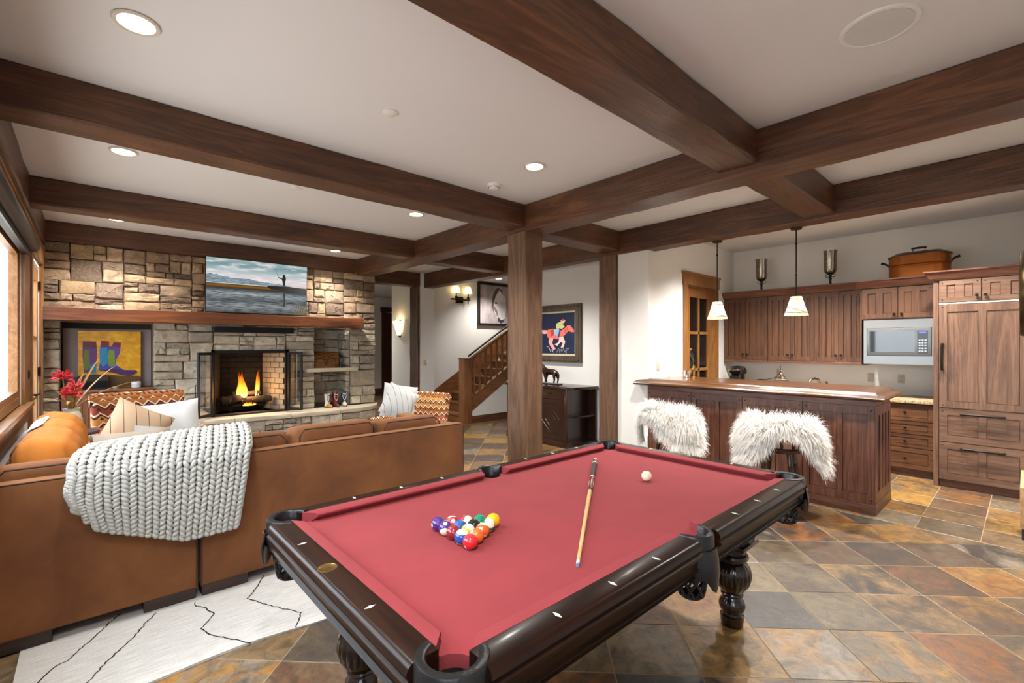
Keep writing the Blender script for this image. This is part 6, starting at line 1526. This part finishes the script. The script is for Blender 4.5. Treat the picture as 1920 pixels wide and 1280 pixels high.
jpaint([(262, 190), (300, 175), (335, 215), (310, 232), (285, 225), (258, 228)], 'd6d28a', .0015); jpaint([(300, 165), (325, 155), (340, 170), (330, 188), (308, 190)], 'e6c9b4', .0016); jpaint([(302, 165), (325, 153), (338, 166), (318, 172)], 'b83a34', .0018)
for ln in ([(172, 365), (195, 372), (210, 410), (222, 385), (235, 412), (228, 392)], [(262, 412), (285, 380), (290, 412), (305, 385), (310, 408), (325, 380), (338, 410), (348, 382), (372, 378), (345, 402), (352, 425)]):
    part(MB().tube([(5.807, ) + JZ(*p) for p in ln], .003, 5), 'brush_line', plain('white_paint', '#e8e6e0', .5), jp)
# ---- sideboard and horse sculpture
SBW = lambda a: wood('sideboard_wood', '#160b08', '#2c1610', '#4a2a1c', a, .25, .1, 24, coat=.3)
sbd = thing('sideboard', 'dark carved sideboard with curved open end shelves behind the post', 'sideboard', (5.55, 5.2, 0)); sx0, sx1, sy0, sy1 = 5.30, 5.835, 4.66, 6.02
part(B(sx0 + .02, sx1, sy0, sy1, .10, .885), 'body', SBW(2), sbd, smooth=0); part(MB().box(sx0 - .0, sx1, sy0 - .0, sy1, .0, .04).box(sx0 + .01, sx1, sy0, sy1, .04, .10), 'plinth', SBW(1), sbd, smooth=0)
def ell(ax, ay, n=14): return [(sx1, sy0)] + [(sx1 - ax * math.cos(PI / 2 * i / n), sy0 - ay * math.sin(PI / 2 * i / n)) for i in range(n + 1)]
for z0, z1, e in ((.0, .09, 0.0), (.46, .485, -.03), (.885, .925, .025)): part(MB().prism(ell(sx1 - sx0 + e, .17 + e), z0, z1), 'end_shelf', SBW(1), sbd, smooth=30)
part(RB(sx0 - .03, sx1, sy0, sy1 + .02, .885, .925, r=.008), 'top', SBW(1), sbd); part(B(sx1 - .03, sx1, sy0 - .155, sy0, .09, .885), 'end_back', SBW(2), sbd, smooth=0)
for a, b in ((sy0 + .03, sy0 + .66), (sy0 + .69, sy1 - .03)):
    mb = MB(); frame_panel(mb, 'x', a, b, .74, .875, sx0, sx0 + .02, .03, (.025, .025), (), .006, -1); dr = part(mb, 'drawer', SBW(1), sbd, smooth=0); part(MB().lathe([(0, -.03), (.012, -.027), (.012, -.016), (.005, -.01), (.005, 0)], 12, (sx0, (a + b) / 2, .807), axis=0), 'knob', BRZ, dr)
    mb = MB(); frame_panel(mb, 'x', a, b, .12, .725, sx0, sx0 + .02, .07, (.07, .07), (), .010, -1); dr = part(mb, 'door', SBW(2), sbd, smooth=0); cyy, czz = (a + b) / 2, .42
    for q in (1.0, .55):
        w5, h5 = (b - a) / 2 * .66 * q, .20 * q; pp = [(sx0 + .008, cyy + w5, czz), (sx0 + .008, cyy, czz + h5), (sx0 + .008, cyy - w5, czz), (sx0 + .008, cyy, czz - h5), (sx0 + .008, cyy + w5, czz)]; part(MB().tube(pp, .007, 5), 'diamond_moulding', SBW(2), dr)
for y in (sy0 + .012, ): part(MB().rbox(sx0 - .012, sx0 + .03, y - .03, y + .03, .05, .885, r=.006), 'corner_post', SBW(2), sbd)
hsx, hsy, hz0 = 5.52, 5.19, .925
hsp = thing('horse_sculpture', 'dark bronze standing horse sculpture on the sideboard', 'sculpture', (hsx, hsy, hz0)); BZ = plain('patina_bronze', '#3a2418', .3, .6, var=.3)
part(RB(-.05, .05, -.22, .20, 0, .02, r=.005), 'base', plain('sculpture_base', '#17110e', .4), hsp, world=False)
me = bpy.data.meshes.new('horse'); V_ = [(0, -.10, .205), (0, -.03, .20), (0, .06, .205), (0, .11, .21), (0, .155, .255), (0, .185, .305), (0, .225, .29), (0, .25, .265),
   (.03, -.12, .15), (.03, -.14, .09), (.03, -.125, .025), (-.03, -.10, .15), (-.03, -.115, .09), (-.03, -.10, .025), (.03, .105, .15), (.03, .12, .085), (.03, .11, .025), (-.03, .10, .15), (-.03, .085, .085), (-.03, .09, .025), (0, -.145, .205), (0, -.175, .16), (0, -.18, .10), (0, .178, .335)]
E_ = [(0, 1), (1, 2), (2, 3), (3, 4), (4, 5), (5, 6), (6, 7), (0, 8), (8, 9), (9, 10), (0, 11), (11, 12), (12, 13), (3, 14), (14, 15), (15, 16), (3, 17), (17, 18), (18, 19), (0, 20), (20, 21), (21, 22), (5, 23)]
me.from_pydata(V_, E_, []); ho = bpy.data.objects.new('tmp', me); COL.objects.link(ho); md = ho.modifiers.new('s', 'SKIN')
RAD = [.052, .05, .052, .055, .036, .030, .022, .016, .030, .016, .013, .030, .016, .013, .024, .014, .012, .024, .014, .012, .014, .018, .008, .008]
for sv_, r in zip(me.skin_vertices[0].data, RAD): sv_.radius = (r, r)
me.skin_vertices[0].data[1].use_root = True; md2 = ho.modifiers.new('ss', 'SUBSURF'); md2.levels = 2; md2.render_levels = 2
dg = bpy.context.evaluated_depsgraph_get(); hm = bpy.data.meshes.new_from_object(ho.evaluated_get(dg)); bpy.data.objects.remove(ho); hm.materials.clear(); hm.materials.append(BZ); hm.shade_smooth()
link('horse_body', hm, hsp)
